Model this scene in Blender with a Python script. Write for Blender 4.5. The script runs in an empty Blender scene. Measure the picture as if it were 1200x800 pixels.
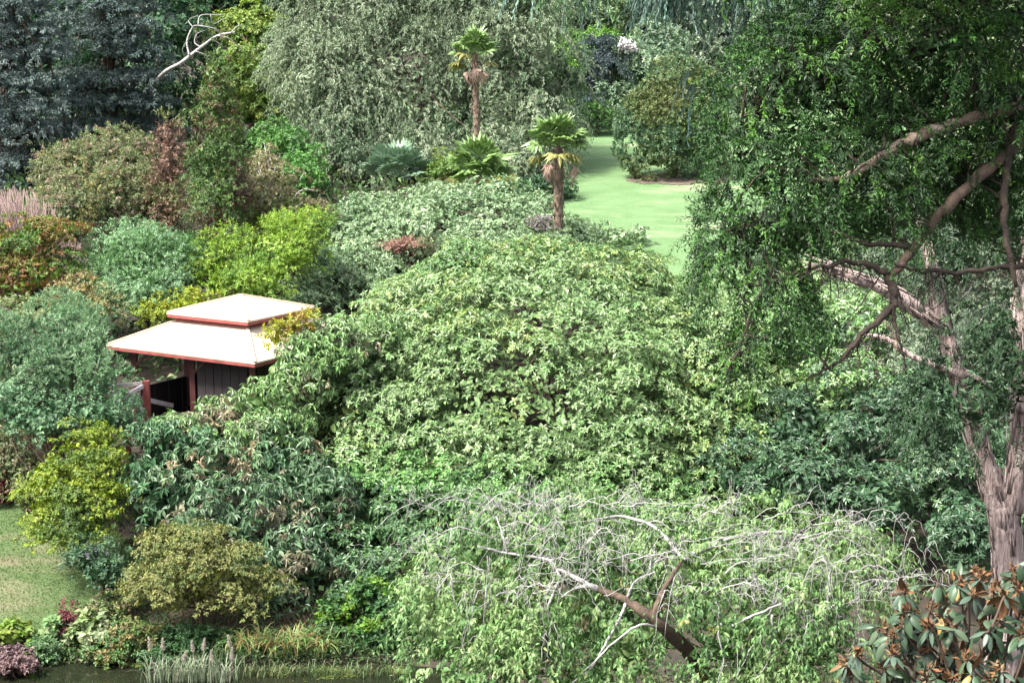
import bpy, math, random
import numpy as np
from mathutils import Vector, Matrix

# ------------------------------------------------------------------ camera, sky, sun, exposure
scene = bpy.context.scene
COL = scene.collection
PITCH = math.radians(10.0)
CAMZ = 14.0
FPX = 600 / math.tan(math.radians(18.0))
cam_d = bpy.data.cameras.new("camera")
cam_d.sensor_width = 36.0
cam_d.lens = 18.0 / math.tan(math.radians(18.0))
cam_d.clip_start = 0.1
cam_d.clip_end = 4000
cam = bpy.data.objects.new("camera", cam_d)
cam.location = (0, 0, CAMZ)
cam.rotation_euler = (math.pi / 2 - PITCH, 0, 0)
COL.objects.link(cam)
scene.camera = cam

SUN_EL, SUN_AZ = math.radians(56), math.radians(-118)      # azimuth from +Y towards +X
sd = Vector((math.sin(SUN_AZ) * math.cos(SUN_EL), math.cos(SUN_AZ) * math.cos(SUN_EL), math.sin(SUN_EL)))
world = bpy.data.worlds.new("World")
scene.world = world
world.use_nodes = True
wn = world.node_tree
sky = wn.nodes.new("ShaderNodeTexSky")
sky.sky_type = 'NISHITA'
sky.sun_disc = False
sky.sun_elevation = SUN_EL
sky.sun_rotation = SUN_AZ
sky.dust_density = 4.0
sky.air_density = 1.0
sky.ozone_density = 1.0
bg = wn.nodes["Background"]
hsw = wn.nodes.new("ShaderNodeHueSaturation")      # veiled, whiter sky
hsw.inputs["Saturation"].default_value = .35
wn.links.new(sky.outputs[0], hsw.inputs["Color"])
wn.links.new(hsw.outputs[0], bg.inputs[0])
bg.inputs[1].default_value = 0.06
sun_d = bpy.data.lights.new("sun", 'SUN')
sun_d.energy = 1.5
sun_d.angle = math.radians(10)
sun_d.color = (1.0, 0.95, 0.86)
sun = bpy.data.objects.new("sun", sun_d)
sun.rotation_euler = (-sd).to_track_quat('-Z', 'Y').to_euler()
COL.objects.link(sun)
vs = scene.view_settings
vs.view_transform = 'Standard'
vs.look = 'None'
vs.gamma = 1.0
vs.use_curve_mapping = False
vs.exposure = 2.98
scene.cycles.max_bounces = 5
scene.cycles.diffuse_bounces = 1
scene.cycles.glossy_bounces = 2
scene.cycles.transmission_bounces = 3
scene.cycles.use_denoising = True

# ------------------------------------------------------------------ picture <-> place
CT, ST = math.cos(PITCH), math.sin(PITCH)
CAMP = np.array([0, 0, CAMZ])


def U(px, py, Y):
    """The point at distance Y in front of the camera seen at photograph pixel (px, py)."""
    cx, cy = (px - 600) / FPX, (400 - py) / FPX
    d = np.array([cx, CT + cy * ST, -ST + cy * CT])
    return CAMP + d * (Y / d[1])


def ppm(px, py, Y):
    cy = (400 - py) / FPX
    return FPX / (Y / (CT + cy * ST))


def project(P):
    Q = P - CAMP
    fw = Q[:, 1] * CT - Q[:, 2] * ST
    up = Q[:, 1] * ST + Q[:, 2] * CT
    fw = np.maximum(fw, 0.1)
    return 600 + FPX * Q[:, 0] / fw, 400 - FPX * up / fw


def hash3(ix, iy, iz, seed):
    h = (ix * 374761393 + iy * 668265263 + iz * 2147483647 + seed * 1274126177) & 0xffffffff
    h = ((h ^ (h >> 13)) * 1274126177) & 0xffffffff
    h = (h ^ (h >> 16)) & 0xffffff
    return h / float(0xffffff)


def vnoise(P, scale, seed=0):
    Q = P / scale
    I = np.floor(Q).astype(np.int64)
    F = Q - I
    F = F * F * (3 - 2 * F)
    out = 0
    for dx in (0, 1):
        for dy in (0, 1):
            for dz in (0, 1):
                w = (F[:, 0] if dx else 1 - F[:, 0]) * (F[:, 1] if dy else 1 - F[:, 1]) * (F[:, 2] if dz else 1 - F[:, 2])
                out = out + w * hash3(I[:, 0] + dx, I[:, 1] + dy, I[:, 2] + dz, seed)
    return out


PY = [-30, 0, 8, 14, 20, 26, 29, 31, 33, 34.6, 35.6, 37, 40, 44, 48, 55, 62, 70, 80, 100, 120, 150, 200, 300, 600, 2500]
PZ = [13.5, 12.3, 10, 7.2, 4, 1.3, .4, -.3, -.7, -.45, .06, .4, .8, 1.5, 2.3, 3.6, 4.8, 6.2, 7.2, 8.6, 10, 14, 24, 44, 70, 90]


def ground(X, Y):
    X = np.asarray(X, float)
    Y = np.asarray(Y, float)
    z = np.interp(Y, PY, PZ)
    # the pond closes to the right of x = -1
    k = np.clip((X + 3.0) / 4.0, 0, 1)
    bank = .35 + np.maximum(0, 29 - Y) * .4
    z = np.where((Y > 26) & (Y < 36.5), z * (1 - k) + np.maximum(z, np.minimum(bank, .5)) * k, z)
    z = z + .10 * np.sin(X * .31 + 1.3) * np.sin(Y * .27) * np.clip((Y - 38) / 20, 0, 1) + .6 * np.sin(X * .05 + .4) * np.clip((Y - 75) / 60, 0, 1)
    return z


def gz(x, y):
    return float(ground(x, y))


# ------------------------------------------------------------------ materials
def new_mat(name):
    m = bpy.data.materials.new(name)
    m.use_nodes = True
    nt = m.node_tree
    b = nt.nodes["Principled BSDF"]
    return m, nt, b


def leaf_mat(name, rough, spec, trans, attr=True, color=None, back=None):
    m, nt, b = new_mat(name)
    out = nt.nodes["Material Output"]
    if attr:
        a = nt.nodes.new("ShaderNodeAttribute")
        a.attribute_name = "Col"
        csock = a.outputs["Color"]
    else:
        rgb = nt.nodes.new("ShaderNodeRGB")
        rgb.outputs[0].default_value = (*color, 1)
        nz = nt.nodes.new("ShaderNodeTexNoise")
        nz.inputs["Scale"].default_value = 9
        hs = nt.nodes.new("ShaderNodeHueSaturation")
        mr = nt.nodes.new("ShaderNodeMapRange")
        mr.inputs[3].default_value = .65
        mr.inputs[4].default_value = 1.35
        nt.links.new(nz.outputs[0], mr.inputs[0])
        nt.links.new(mr.outputs[0], hs.inputs["Value"])
        nt.links.new(rgb.outputs[0], hs.inputs["Color"])
        csock = hs.outputs[0]
    if back:
        g = nt.nodes.new("ShaderNodeNewGeometry")
        mx = nt.nodes.new("ShaderNodeMix")
        mx.data_type = 'RGBA'
        nt.links.new(g.outputs["Backfacing"], mx.inputs[0])
        nt.links.new(csock, mx.inputs[6])
        mx.inputs[7].default_value = (*back, 1)
        csock = mx.outputs[2]
    nt.links.new(csock, b.inputs["Base Color"])
    b.inputs["Roughness"].default_value = rough
    b.inputs["Specular IOR Level"].default_value = spec
    if trans > 0:
        t = nt.nodes.new("ShaderNodeBsdfTranslucent")
        hs2 = nt.nodes.new("ShaderNodeHueSaturation")
        hs2.inputs["Saturation"].default_value = 1.15
        hs2.inputs["Value"].default_value = 1.3
        nt.links.new(csock, hs2.inputs["Color"])
        nt.links.new(hs2.outputs[0], t.inputs[0])
        mix = nt.nodes.new("ShaderNodeMixShader")
        mix.inputs[0].default_value = trans
        nt.links.new(b.outputs[0], mix.inputs[1])
        nt.links.new(t.outputs[0], mix.inputs[2])
        nt.links.new(mix.outputs[0], out.inputs[0])
    return m


def noise_mat(name, cols, scale=3, rough=.85, bump=.4, bscale=20, detail=6, stretch=None, dist=.02):
    m, nt, b = new_mat(name)
    tc = nt.nodes.new("ShaderNodeTexCoord")
    vec = tc.outputs["Object"]
    if stretch:
        mp = nt.nodes.new("ShaderNodeMapping")
        mp.inputs["Scale"].default_value = stretch
        nt.links.new(vec, mp.inputs[0])
        vec = mp.outputs[0]
    n = nt.nodes.new("ShaderNodeTexNoise")
    n.inputs["Scale"].default_value = scale
    n.inputs["Detail"].default_value = detail
    n.inputs["Roughness"].default_value = .65
    nt.links.new(vec, n.inputs["Vector"])
    r = nt.nodes.new("ShaderNodeValToRGB")
    el = r.color_ramp.elements
    el[0].position, el[1].position = .32, .68
    el[0].color, el[1].color = (*cols[0], 1), (*cols[-1], 1)
    for i, c in enumerate(cols[1:-1]):
        e = el.new(.32 + .36 * (i + 1) / (len(cols) - 1))
        e.color = (*c, 1)
    nt.links.new(n.outputs[0], r.inputs[0])
    nt.links.new(r.outputs[0], b.inputs["Base Color"])
    b.inputs["Roughness"].default_value = rough
    if bump:
        n2 = nt.nodes.new("ShaderNodeTexNoise")
        n2.inputs["Scale"].default_value = bscale
        n2.inputs["Detail"].default_value = 5
        nt.links.new(vec, n2.inputs["Vector"])
        bp = nt.nodes.new("ShaderNodeBump")
        bp.inputs["Strength"].default_value = bump
        bp.inputs["Distance"].default_value = dist
        nt.links.new(n2.outputs[0], bp.inputs["Height"])
        nt.links.new(bp.outputs[0], b.inputs["Normal"])
    return m


M = {}
M['gloss'] = leaf_mat('glossy_leaf', .45, .5, .15)
M['soft'] = leaf_mat('soft_leaf', .55, .4, .25)
M['needle'] = leaf_mat('needle_leaf', .55, .4, .12)
M['twig'] = leaf_mat('twig_wood', .8, .2, 0)
M['rusty_back'] = leaf_mat('leathery_leaf', .45, .35, 0, back=(.10, .05, .022))
M['soil'] = noise_mat('soil_leaf_litter', [(.012, .009, .006), (.026, .019, .012), (.045, .034, .02)], 2.2, .95, .6, 14)
M['bark_brown'] = noise_mat('brown_bark', [(.03, .02, .014), (.075, .05, .035), (.13, .09, .065)], 5, .9, .8, 22, stretch=(1, 1, .25))
M['bark_dark'] = noise_mat('dark_bark', [(.016, .012, .009), (.04, .028, .02), (.07, .05, .036)], 8, .9, .8, 30)
M['bark_pale'] = noise_mat('silver_bark', [(.16, .155, .15), (.33, .32, .31), (.50, .485, .47)], 9, .8, .5, 30)
M['bark_pink'] = noise_mat('pinkish_stringy_bark', [(.07, .05, .045), (.36, .27, .25), (.62, .52, .49)], 9, .85, 1.0, 24, stretch=(2.6, 2.6, .22), dist=.04)
M['bark_tan'] = noise_mat('tan_bark', [(.09, .06, .04), (.22, .16, .12), (.38, .31, .25)], 9, .85, .7, 26)
M['fibre'] = noise_mat('palm_fibre', [(.03, .02, .014), (.12, .085, .06), (.24, .18, .14)], 9, .95, 1.0, 34, stretch=(1, 1, .5))
M['frond'] = leaf_mat('green_frond', .42, .5, .15, False, (.13, .215, .065))
M['frond_blue'] = leaf_mat('blue_green_frond', .42, .5, .15, False, (.15, .24, .15))
M['frond_yellow'] = leaf_mat('yellowing_frond', .5, .4, .2, False, (.20, .20, .06))
M['frond_dead'] = leaf_mat('withered_frond', .8, .2, .1, False, (.34, .235, .19))

# lawn: green with worn straw coloured patches
def lawn_mat(name, g1, g2, g3, straw, lo):
    m, nt, b = new_mat(name)
    tc = nt.nodes.new("ShaderNodeTexCoord")
    def noise(s, d=5, vec=None):
        n = nt.nodes.new("ShaderNodeTexNoise")
        n.inputs["Scale"].default_value = s
        n.inputs["Detail"].default_value = d
        n.inputs["Roughness"].default_value = .6
        nt.links.new(vec or tc.outputs["Object"], n.inputs["Vector"])
        return n.outputs[0]
    def mix(f, a, c):
        x = nt.nodes.new("ShaderNodeMix")
        x.data_type = 'RGBA'
        nt.links.new(f, x.inputs[0])
        for s, v in ((6, a), (7, c)):
            if isinstance(v, tuple):
                x.inputs[s].default_value = (*v, 1)
            else:
                nt.links.new(v, x.inputs[s])
        return x.outputs[2]
    def ramp(f, a, c):
        r = nt.nodes.new("ShaderNodeMapRange")
        r.inputs[1].default_value, r.inputs[2].default_value = a, c
        nt.links.new(f, r.inputs[0])
        return r.outputs[0]
    mp = nt.nodes.new("ShaderNodeMapping")
    mp.inputs["Scale"].default_value = (.18, .5, 1)
    nt.links.new(tc.outputs["Object"], mp.inputs[0])
    g = mix(ramp(noise(.7, 8), .36, .64), g1, g2)
    g = mix(ramp(noise(9, 3), .35, .65), g, g3)
    g = mix(ramp(noise(.9, 6, mp.outputs[0]), lo, lo + .14), g, straw)
    nt.links.new(g, b.inputs["Base Color"])
    b.inputs["Roughness"].default_value = .9
    bp = nt.nodes.new("ShaderNodeBump")
    bp.inputs["Strength"].default_value = .9
    bp.inputs["Distance"].default_value = .07
    nt.links.new(noise(14, 6), bp.inputs["Height"])
    nt.links.new(bp.outputs[0], b.inputs["Normal"])
    return m


M['lawn'] = lawn_mat('mown_grass', (.068, .135, .045), (.12, .20, .085), (.09, .17, .062), (.20, .235, .13), .54)
M['lawn_near'] = lawn_mat('worn_grass', (.045, .078, .02), (.07, .11, .032), (.055, .092, .025), (.15, .13, .08), .55)


def plain_mat(name, c, rough, var=.15, bump=.1):
    return noise_mat(name, [tuple(x * (1 - var) for x in c), c, tuple(min(1, x * (1 + var)) for x in c)], 4, rough, bump, 30)


M['roof'] = plain_mat('cream_roof_sheet', (.47, .37, .285), .8, .12, .05)
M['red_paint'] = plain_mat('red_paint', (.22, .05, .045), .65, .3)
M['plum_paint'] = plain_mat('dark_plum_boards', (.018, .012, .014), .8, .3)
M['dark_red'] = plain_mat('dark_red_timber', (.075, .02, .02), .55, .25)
M['grey_wood'] = plain_mat('weathered_rail_wood', (.46, .41, .43), .75, .2, .3)
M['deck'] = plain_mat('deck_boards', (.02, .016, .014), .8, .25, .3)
M['stone'] = noise_mat('pinkish_stone', [(.12, .09, .085), (.22, .17, .155), (.33, .27, .25)], 6, .9, .6, 18)
mw, nt, b = new_mat('dark_pond_water')
b.inputs["Base Color"].default_value = (.012, .014, .008, 1)
b.inputs["Roughness"].default_value = .06
nz = nt.nodes.new("ShaderNodeTexNoise")
nz.inputs["Scale"].default_value = 3.5
bp = nt.nodes.new("ShaderNodeBump")
bp.inputs["Strength"].default_value = .08
nt.links.new(nz.outputs[0], bp.inputs["Height"])
nt.links.new(bp.outputs[0], b.inputs["Normal"])
M['water'] = mw


# ------------------------------------------------------------------ mesh helpers
def mesh_tris(name, V, T, mat, col=None, smooth=False):
    me = bpy.data.meshes.new(name)
    V = np.ascontiguousarray(V, dtype=np.float32)
    T = np.ascontiguousarray(T, dtype=np.int32)
    me.vertices.add(len(V))
    me.vertices.foreach_set("co", V.ravel())
    me.loops.add(T.size)
    me.loops.foreach_set("vertex_index", T.ravel())
    me.polygons.add(len(T))
    me.polygons.foreach_set("loop_start", np.arange(0, T.size, 3, dtype=np.int32))
    me.polygons.foreach_set("loop_total", np.full(len(T), 3, dtype=np.int32))
    me.polygons.foreach_set("use_smooth", np.full(len(T), smooth, dtype=bool))
    if col is not None:
        a = me.attributes.new("Col", 'FLOAT_COLOR', 'POINT')
        c = np.ones((len(V), 4), dtype=np.float32)
        c[:, :3] = np.clip(col, 0, 1)
        a.data.foreach_set("color", c.ravel())
    me.update(calc_edges=True)
    if mat:
        me.materials.append(mat)
    return me


def link(name, data, parent=None, loc=None, **props):
    o = bpy.data.objects.new(name, data)
    COL.objects.link(o)
    if parent is not None:
        o.parent = parent
    if loc is not None:
        o.location = loc
    for k, v in props.items():
        if v is not None:
            o[k] = v
    return o


def thing(name, label, cat, loc, group=None, rotz=0):
    o = bpy.data.objects.new(name, None)
    o.empty_display_size = .2
    COL.objects.link(o)
    o.location = tuple(float(c) for c in loc)
    o.rotation_euler = (0, 0, rotz)
    o['label'] = label
    o['category'] = cat
    if group:
        o['group'] = group
    return o


def norm(v):
    return v / np.maximum(np.linalg.norm(v, axis=-1, keepdims=True), 1e-9)


def unit(rng, n):
    return norm(rng.normal(size=(n, 3)))


def leaf_verts(base, d, n, L, W, fold, curl, kind):
    """Blade shaped leaves: base point, direction, upper-side normal, length, width."""
    n = norm(n - (n * d).sum(-1, keepdims=True) * d)
    s = np.cross(d, n)
    L = L[:, None]
    W = W[:, None]
    N = len(base)
    if kind == 2:
        m = base + d * L * .5
        V = np.stack([base, m + s * W * .5 + n * W * fold, base + d * L - n * L * curl, m - s * W * .5 + n * W * fold], 1)
        T = np.array([[0, 1, 2], [0, 2, 3]])
    elif kind == 4:
        m = base + d * L * .5 - n * L * curl * .1
        V = np.stack([base, m + s * W * .5 + n * W * fold, base + d * L - n * L * curl, m - s * W * .5 + n * W * fold, m], 1)
        T = np.array([[0, 1, 4], [1, 2, 4], [2, 3, 4], [3, 0, 4]])
    else:
        c1 = base + d * L * .33 - n * L * curl * .08
        c2 = base + d * L * .7 - n * L * curl * .45
        e = n * W * fold
        V = np.stack([base, c1 + s * W * .46 + e, c2 + s * W * .40 + e, base + d * L - n * L * curl, c2 - s * W * .40 + e, c1 - s * W * .46 + e, c1, c2], 1)
        T = np.array([[0, 1, 6], [0, 6, 5], [1, 2, 7], [1, 7, 6], [6, 7, 4], [6, 4, 5], [2, 3, 7], [7, 3, 4]])
    k = V.shape[1]
    idx = (np.arange(N) * k)[:, None, None] + T[None]
    return V.reshape(-1, 3), idx.reshape(-1, 3), k


class Foliage:
    def __init__(self):
        self.b, self.d, self.n, self.L, self.W, self.c = [], [], [], [], [], []

    def add(self, b, d, n, L, W, c):
        for l, v in zip((self.b, self.d, self.n, self.L, self.W, self.c), (b, d, n, L, W, c)):
            l.append(v)

    def arrays(self):
        return [np.concatenate(x) for x in (self.b, self.d, self.n, self.L, self.W, self.c)]


STAT = []


def build_leaves(name, arr, mat, origin, parent, fold=.15, curl=.15, kind=2, keep=None):
    b, d, n, L, W, c = arr if keep is None else [a[keep] for a in arr]
    V, T, k = leaf_verts(b, d, n, L, W, fold, curl, kind)
    me = mesh_tris(name, V - origin, T, mat, np.repeat(c, k, 0), smooth=(kind == 8))
    STAT.append((parent['label'] if parent else name, len(T)))
    return link(name, me, parent, kind='stuff')


def tube_arrays(paths, sides=6):
    """paths: list of (points Nx3, radii N). Tapered tubes, one after the other."""
    Vs, Ts, off = [], [], 0
    for P, R in paths:
        P = np.asarray(P, float)
        R = np.asarray(R, float)
        n = len(P)
        t = np.gradient(P, axis=0)
        t = norm(t)
        ref = np.array([.31, .77, .55])
        a = norm(np.cross(t, ref))
        b = np.cross(t, a)
        ang = np.arange(sides) * 2 * math.pi / sides
        ring = P[:, None] + R[:, None, None] * (np.cos(ang)[None, :, None] * a[:, None] + np.sin(ang)[None, :, None] * b[:, None])
        V = ring.reshape(-1, 3)
        i = np.arange(n - 1)[:, None] * sides
        j = np.arange(sides)[None]
        j2 = (j + 1) % sides
        q = np.stack([i + j, i + j2, i + sides + j2, i + sides + j], -1).reshape(-1, 4)
        T = np.concatenate([q[:, [0, 1, 2]], q[:, [0, 2, 3]]])
        cap = np.array([[(n - 1) * sides, (n - 1) * sides + k, (n - 1) * sides + k + 1] for k in range(1, sides - 1)])
        cap0 = np.array([[0, k + 1, k] for k in range(1, sides - 1)])
        T = np.concatenate([T, cap, cap0])
        Vs.append(V)
        Ts.append(T + off)
        off += len(V)
    return np.concatenate(Vs), np.concatenate(Ts)


def smooth_path(P, R, m=5, wob=0, rng=None):
    P = np.asarray(P, float)
    R = np.asarray(R, float)
    n = len(P)
    if n < 3:
        t = np.linspace(0, 1, m + 1)[:, None]
        Q = P[0] * (1 - t) + P[-1] * t
        r = R[0] * (1 - t[:, 0]) + R[-1] * t[:, 0]
    else:
        E = np.vstack([2 * P[0] - P[1], P, 2 * P[-1] - P[-2]])
        out, ro = [], []
        for i in range(n - 1):
            for k in range(m):
                t = k / m
                p0, p1, p2, p3 = E[i], E[i + 1], E[i + 2], E[i + 3]
                out.append(.5 * (2 * p1 + (p2 - p0) * t + (2 * p0 - 5 * p1 + 4 * p2 - p3) * t * t + (3 * p1 - p0 - 3 * p2 + p3) * t ** 3))
                ro.append(R[i] * (1 - t) + R[i + 1] * t)
        out.append(P[-1])
        ro.append(R[-1])
        Q, r = np.array(out), np.array(ro)
    if wob and rng is not None:
        w = rng.normal(size=Q.shape) * wob
        w[0] = 0
        Q = Q + w
        r = r * rng.uniform(.88, 1.14, len(r))
    return Q, r


def tubes(name, paths, mat, origin, parent, sides=6, **props):
    V, T = tube_arrays(paths, sides)
    me = mesh_tris(name, V - origin, T, mat, smooth=True)
    return link(name, me, parent, **props)


# ------------------------------------------------------------------ the pavilion's place, kept free of leaves
PV_C = U(284, 397, 50)
PV_ROT = math.radians(14.5)


def in_pavilion(P):
    x = P[:, 0] - PV_C[0]
    y = P[:, 1] - PV_C[1]
    # corners lie on the rotated axes: inside when |u|+|v| < R
    u = x * math.cos(PV_ROT) + y * math.sin(PV_ROT)
    v = -x * math.sin(PV_ROT) + y * math.cos(PV_ROT)
    return (np.abs(u) + np.abs(v) < 4.45) & (P[:, 2] < PV_C[2] + 1.75)


# ------------------------------------------------------------------ plants
def E(px, py, rx, ry, Y, rd=None):
    """A rounded mass of foliage seen at photograph pixel (px, py) with half sizes rx, ry, Y metres away, rd metres deep."""
    s = ppm(px, py, Y)
    c = U(px, py, Y)
    return (c, np.array([rx / s, rd if rd else .5 * (rx + ry) / s, ry / s]))


# pr pad radius, pf pad height / radius, pd pads per surface, pc shoots per pad area, k leaves per shoot, tl shoot length,
# sp leaf angle to the shoot, gd leaf droop, dr shoot droop, L W leaf size, up how far pads face up
SP = {
    'rhodo':   dict(pr=.50, pf=.30, pd=.72, cr=.135, k=8, tl=.05, sp=74, gd=.15, dr=0, L=.15, W=.06, up=1.5, jit=.12, mat='gloss', kind=2, fold=.10, curl=.16),
    'rhodo_s': dict(pr=.55, pf=.40, pd=.85, cr=.15, k=8, tl=.06, sp=66, gd=.1, dr=0, L=.15, W=.06, up=1.3, jit=.13, mat='gloss', kind=2, fold=.12, curl=.1),
    'rhodo_l': dict(pr=.55, pf=.6, pd=.95, cr=.17, k=8, tl=.06, sp=78, gd=.65, dr=0, L=.21, W=.072, up=.6, mat='gloss', kind=2, fold=.10, curl=.25),
    'broad':   dict(pr=.45, pf=.6, pd=1.0, cr=.13, k=6, tl=.15, sp=55, gd=.2, dr=.1, L=.12, W=.07, up=.6, mat='soft', kind=2, fold=.12, curl=.12),
    'feather': dict(pr=.42, pf=.7, pd=.95, cr=.14, k=9, tl=.28, sp=45, gd=.25, dr=.3, L=.12, W=.045, up=.6, mat='soft', kind=2, fold=.1, curl=.15),
    'maple':   dict(inner=.45, pr=.55, pf=.13, pd=.72, cr=.11, k=7, tl=.16, sp=60, gd=.35, dr=.3, L=.10, W=.055, up=2.2, mat='soft', kind=2, fold=.1, curl=.15),
    'upright': dict(pr=.4, pf=.6, pd=.85, cr=.11, k=8, tl=.12, sp=42, gd=-.1, dr=0, L=.14, W=.035, up=.5, mat='soft', kind=2, fold=.12, curl=.08),
    'willow':  dict(pr=.95, pf=.8, pd=.95, cr=.29, k=11, tl=.7, sp=38, gd=.5, dr=.9, L=.20, W=.075, up=.5, mat='soft', kind=2, fold=.1, curl=.2),
    'fir':     dict(pr=1.1, pf=.14, pd=.85, cr=.26, k=12, tl=.5, sp=50, gd=.1, dr=.35, L=.22, W=.075, up=1.4, mat='needle', kind=2, fold=.1, curl=.2, radial=1.0),
    'cypress': dict(pr=.55, pf=.6, pd=1.7, cr=.17, k=9, tl=.32, sp=40, gd=.0, dr=.1, L=.17, W=.05, up=.5, mat='needle', kind=2, fold=.1, curl=.1, radial=.5),
    'far':     dict(pr=1.4, pf=.6, pd=1.4, cr=.42, k=7, tl=.3, sp=60, gd=.2, dr=.1, L=.40, W=.20, up=.6, mat='soft', kind=2, fold=.12, curl=.12),
    'clipped': dict(pr=.8, pf=.45, pd=1.7, cr=.21, k=7, tl=.15, sp=50, gd=.0, dr=0, L=.22, W=.09, up=.4, mat='soft', kind=2, fold=.12, curl=.1),
    'yew':     dict(pr=.20, pf=.7, pd=1.55, cr=.055, k=22, tl=.18, sp=46, gd=.05, dr=.40, L=.040, W=.0125, inner=.8, up=.2, mat='needle', kind=2, fold=.1, curl=.1, radial=.8),
    'weeping': dict(inner=0, pr=.3, pf=.5, pd=1.3, cr=.075, k=26, tl=.42, sp=22, gd=.5, dr=1.2, L=.07, W=.013, up=.1, mat='needle', kind=2, fold=.1, curl=.1, radial=.3),
    'cherry':  dict(inner=.8, pr=.32, pf=.5, pd=1.5, cr=.098, k=9, tl=.22, sp=55, gd=.85, dr=.5, L=.082, W=.031, up=.6, mat='soft', kind=8, fold=.10, curl=.22, radial=.7),
    'herb':    dict(pr=.2, pf=.8, pd=1.4, cr=.075, k=7, tl=.10, sp=55, gd=.2, dr=0, L=.10, W=.055, up=.7, mat='soft', kind=2, fold=.12, curl=.15),
    'hosta':   dict(pr=.2, pf=.6, pd=1.2, cr=.12, k=6, tl=.08, sp=60, gd=.3, dr=0, L=.19, W=.12, up=.8, mat='soft', kind=4, fold=.08, curl=.2),
    'twiggy':  dict(inner=0, pr=.5, pf=.8, pd=1.2, cr=.16, k=3, tl=.3, sp=40, gd=.2, dr=.1, L=.08, W=.04, up=.5, mat='soft', kind=2, fold=.1, curl=.1),
}


def lumpy(rng, lobes, n, size):
    out = []
    for c, r in lobes:
        out.append((c, r * (1 - .24 * size)))
        for u in unit(rng, n):
            u[2] = abs(u[2]) * .9 - .15
            u = u / np.linalg.norm(u)
            if u.dot(CAMP - c) < 0 and rng.random() < .7:
                u[1] = -u[1]
            f = size * rng.uniform(.7, 1.3)
            rr = r * f
            rr = rr * .6 + rr.mean() * .4
            out.append((c + u * r * rng.uniform(max(.6, 1 - f * .95), 1 - f * .4), rr))
    return out


def ell_area(r):
    a, b, c = r
    p = 1.6
    return 4 * math.pi * (((a * b) ** p + (a * c) ** p + (b * c) ** p) / 3) ** (1 / p)


SATUR = 1.15


def pick_colors(rng, P, palette, cs, seed):
    cols = np.array([p[:3] for p in palette], float)
    lum = cols @ np.array([.3, .6, .1])
    cols = np.clip(lum[:, None] + (cols - lum[:, None]) * SATUR, .006, 1)
    w = np.array([p[3] if len(p) > 3 else 1 for p in palette], float)
    w = np.cumsum(w / w.sum())
    v = vnoise(P, cs, seed) * .75 + rng.random(len(P)) * .25
    order = np.argsort(np.argsort(v)) / max(1, len(v))
    return cols[np.minimum(np.searchsorted(w, order), len(w) - 1)]


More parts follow.
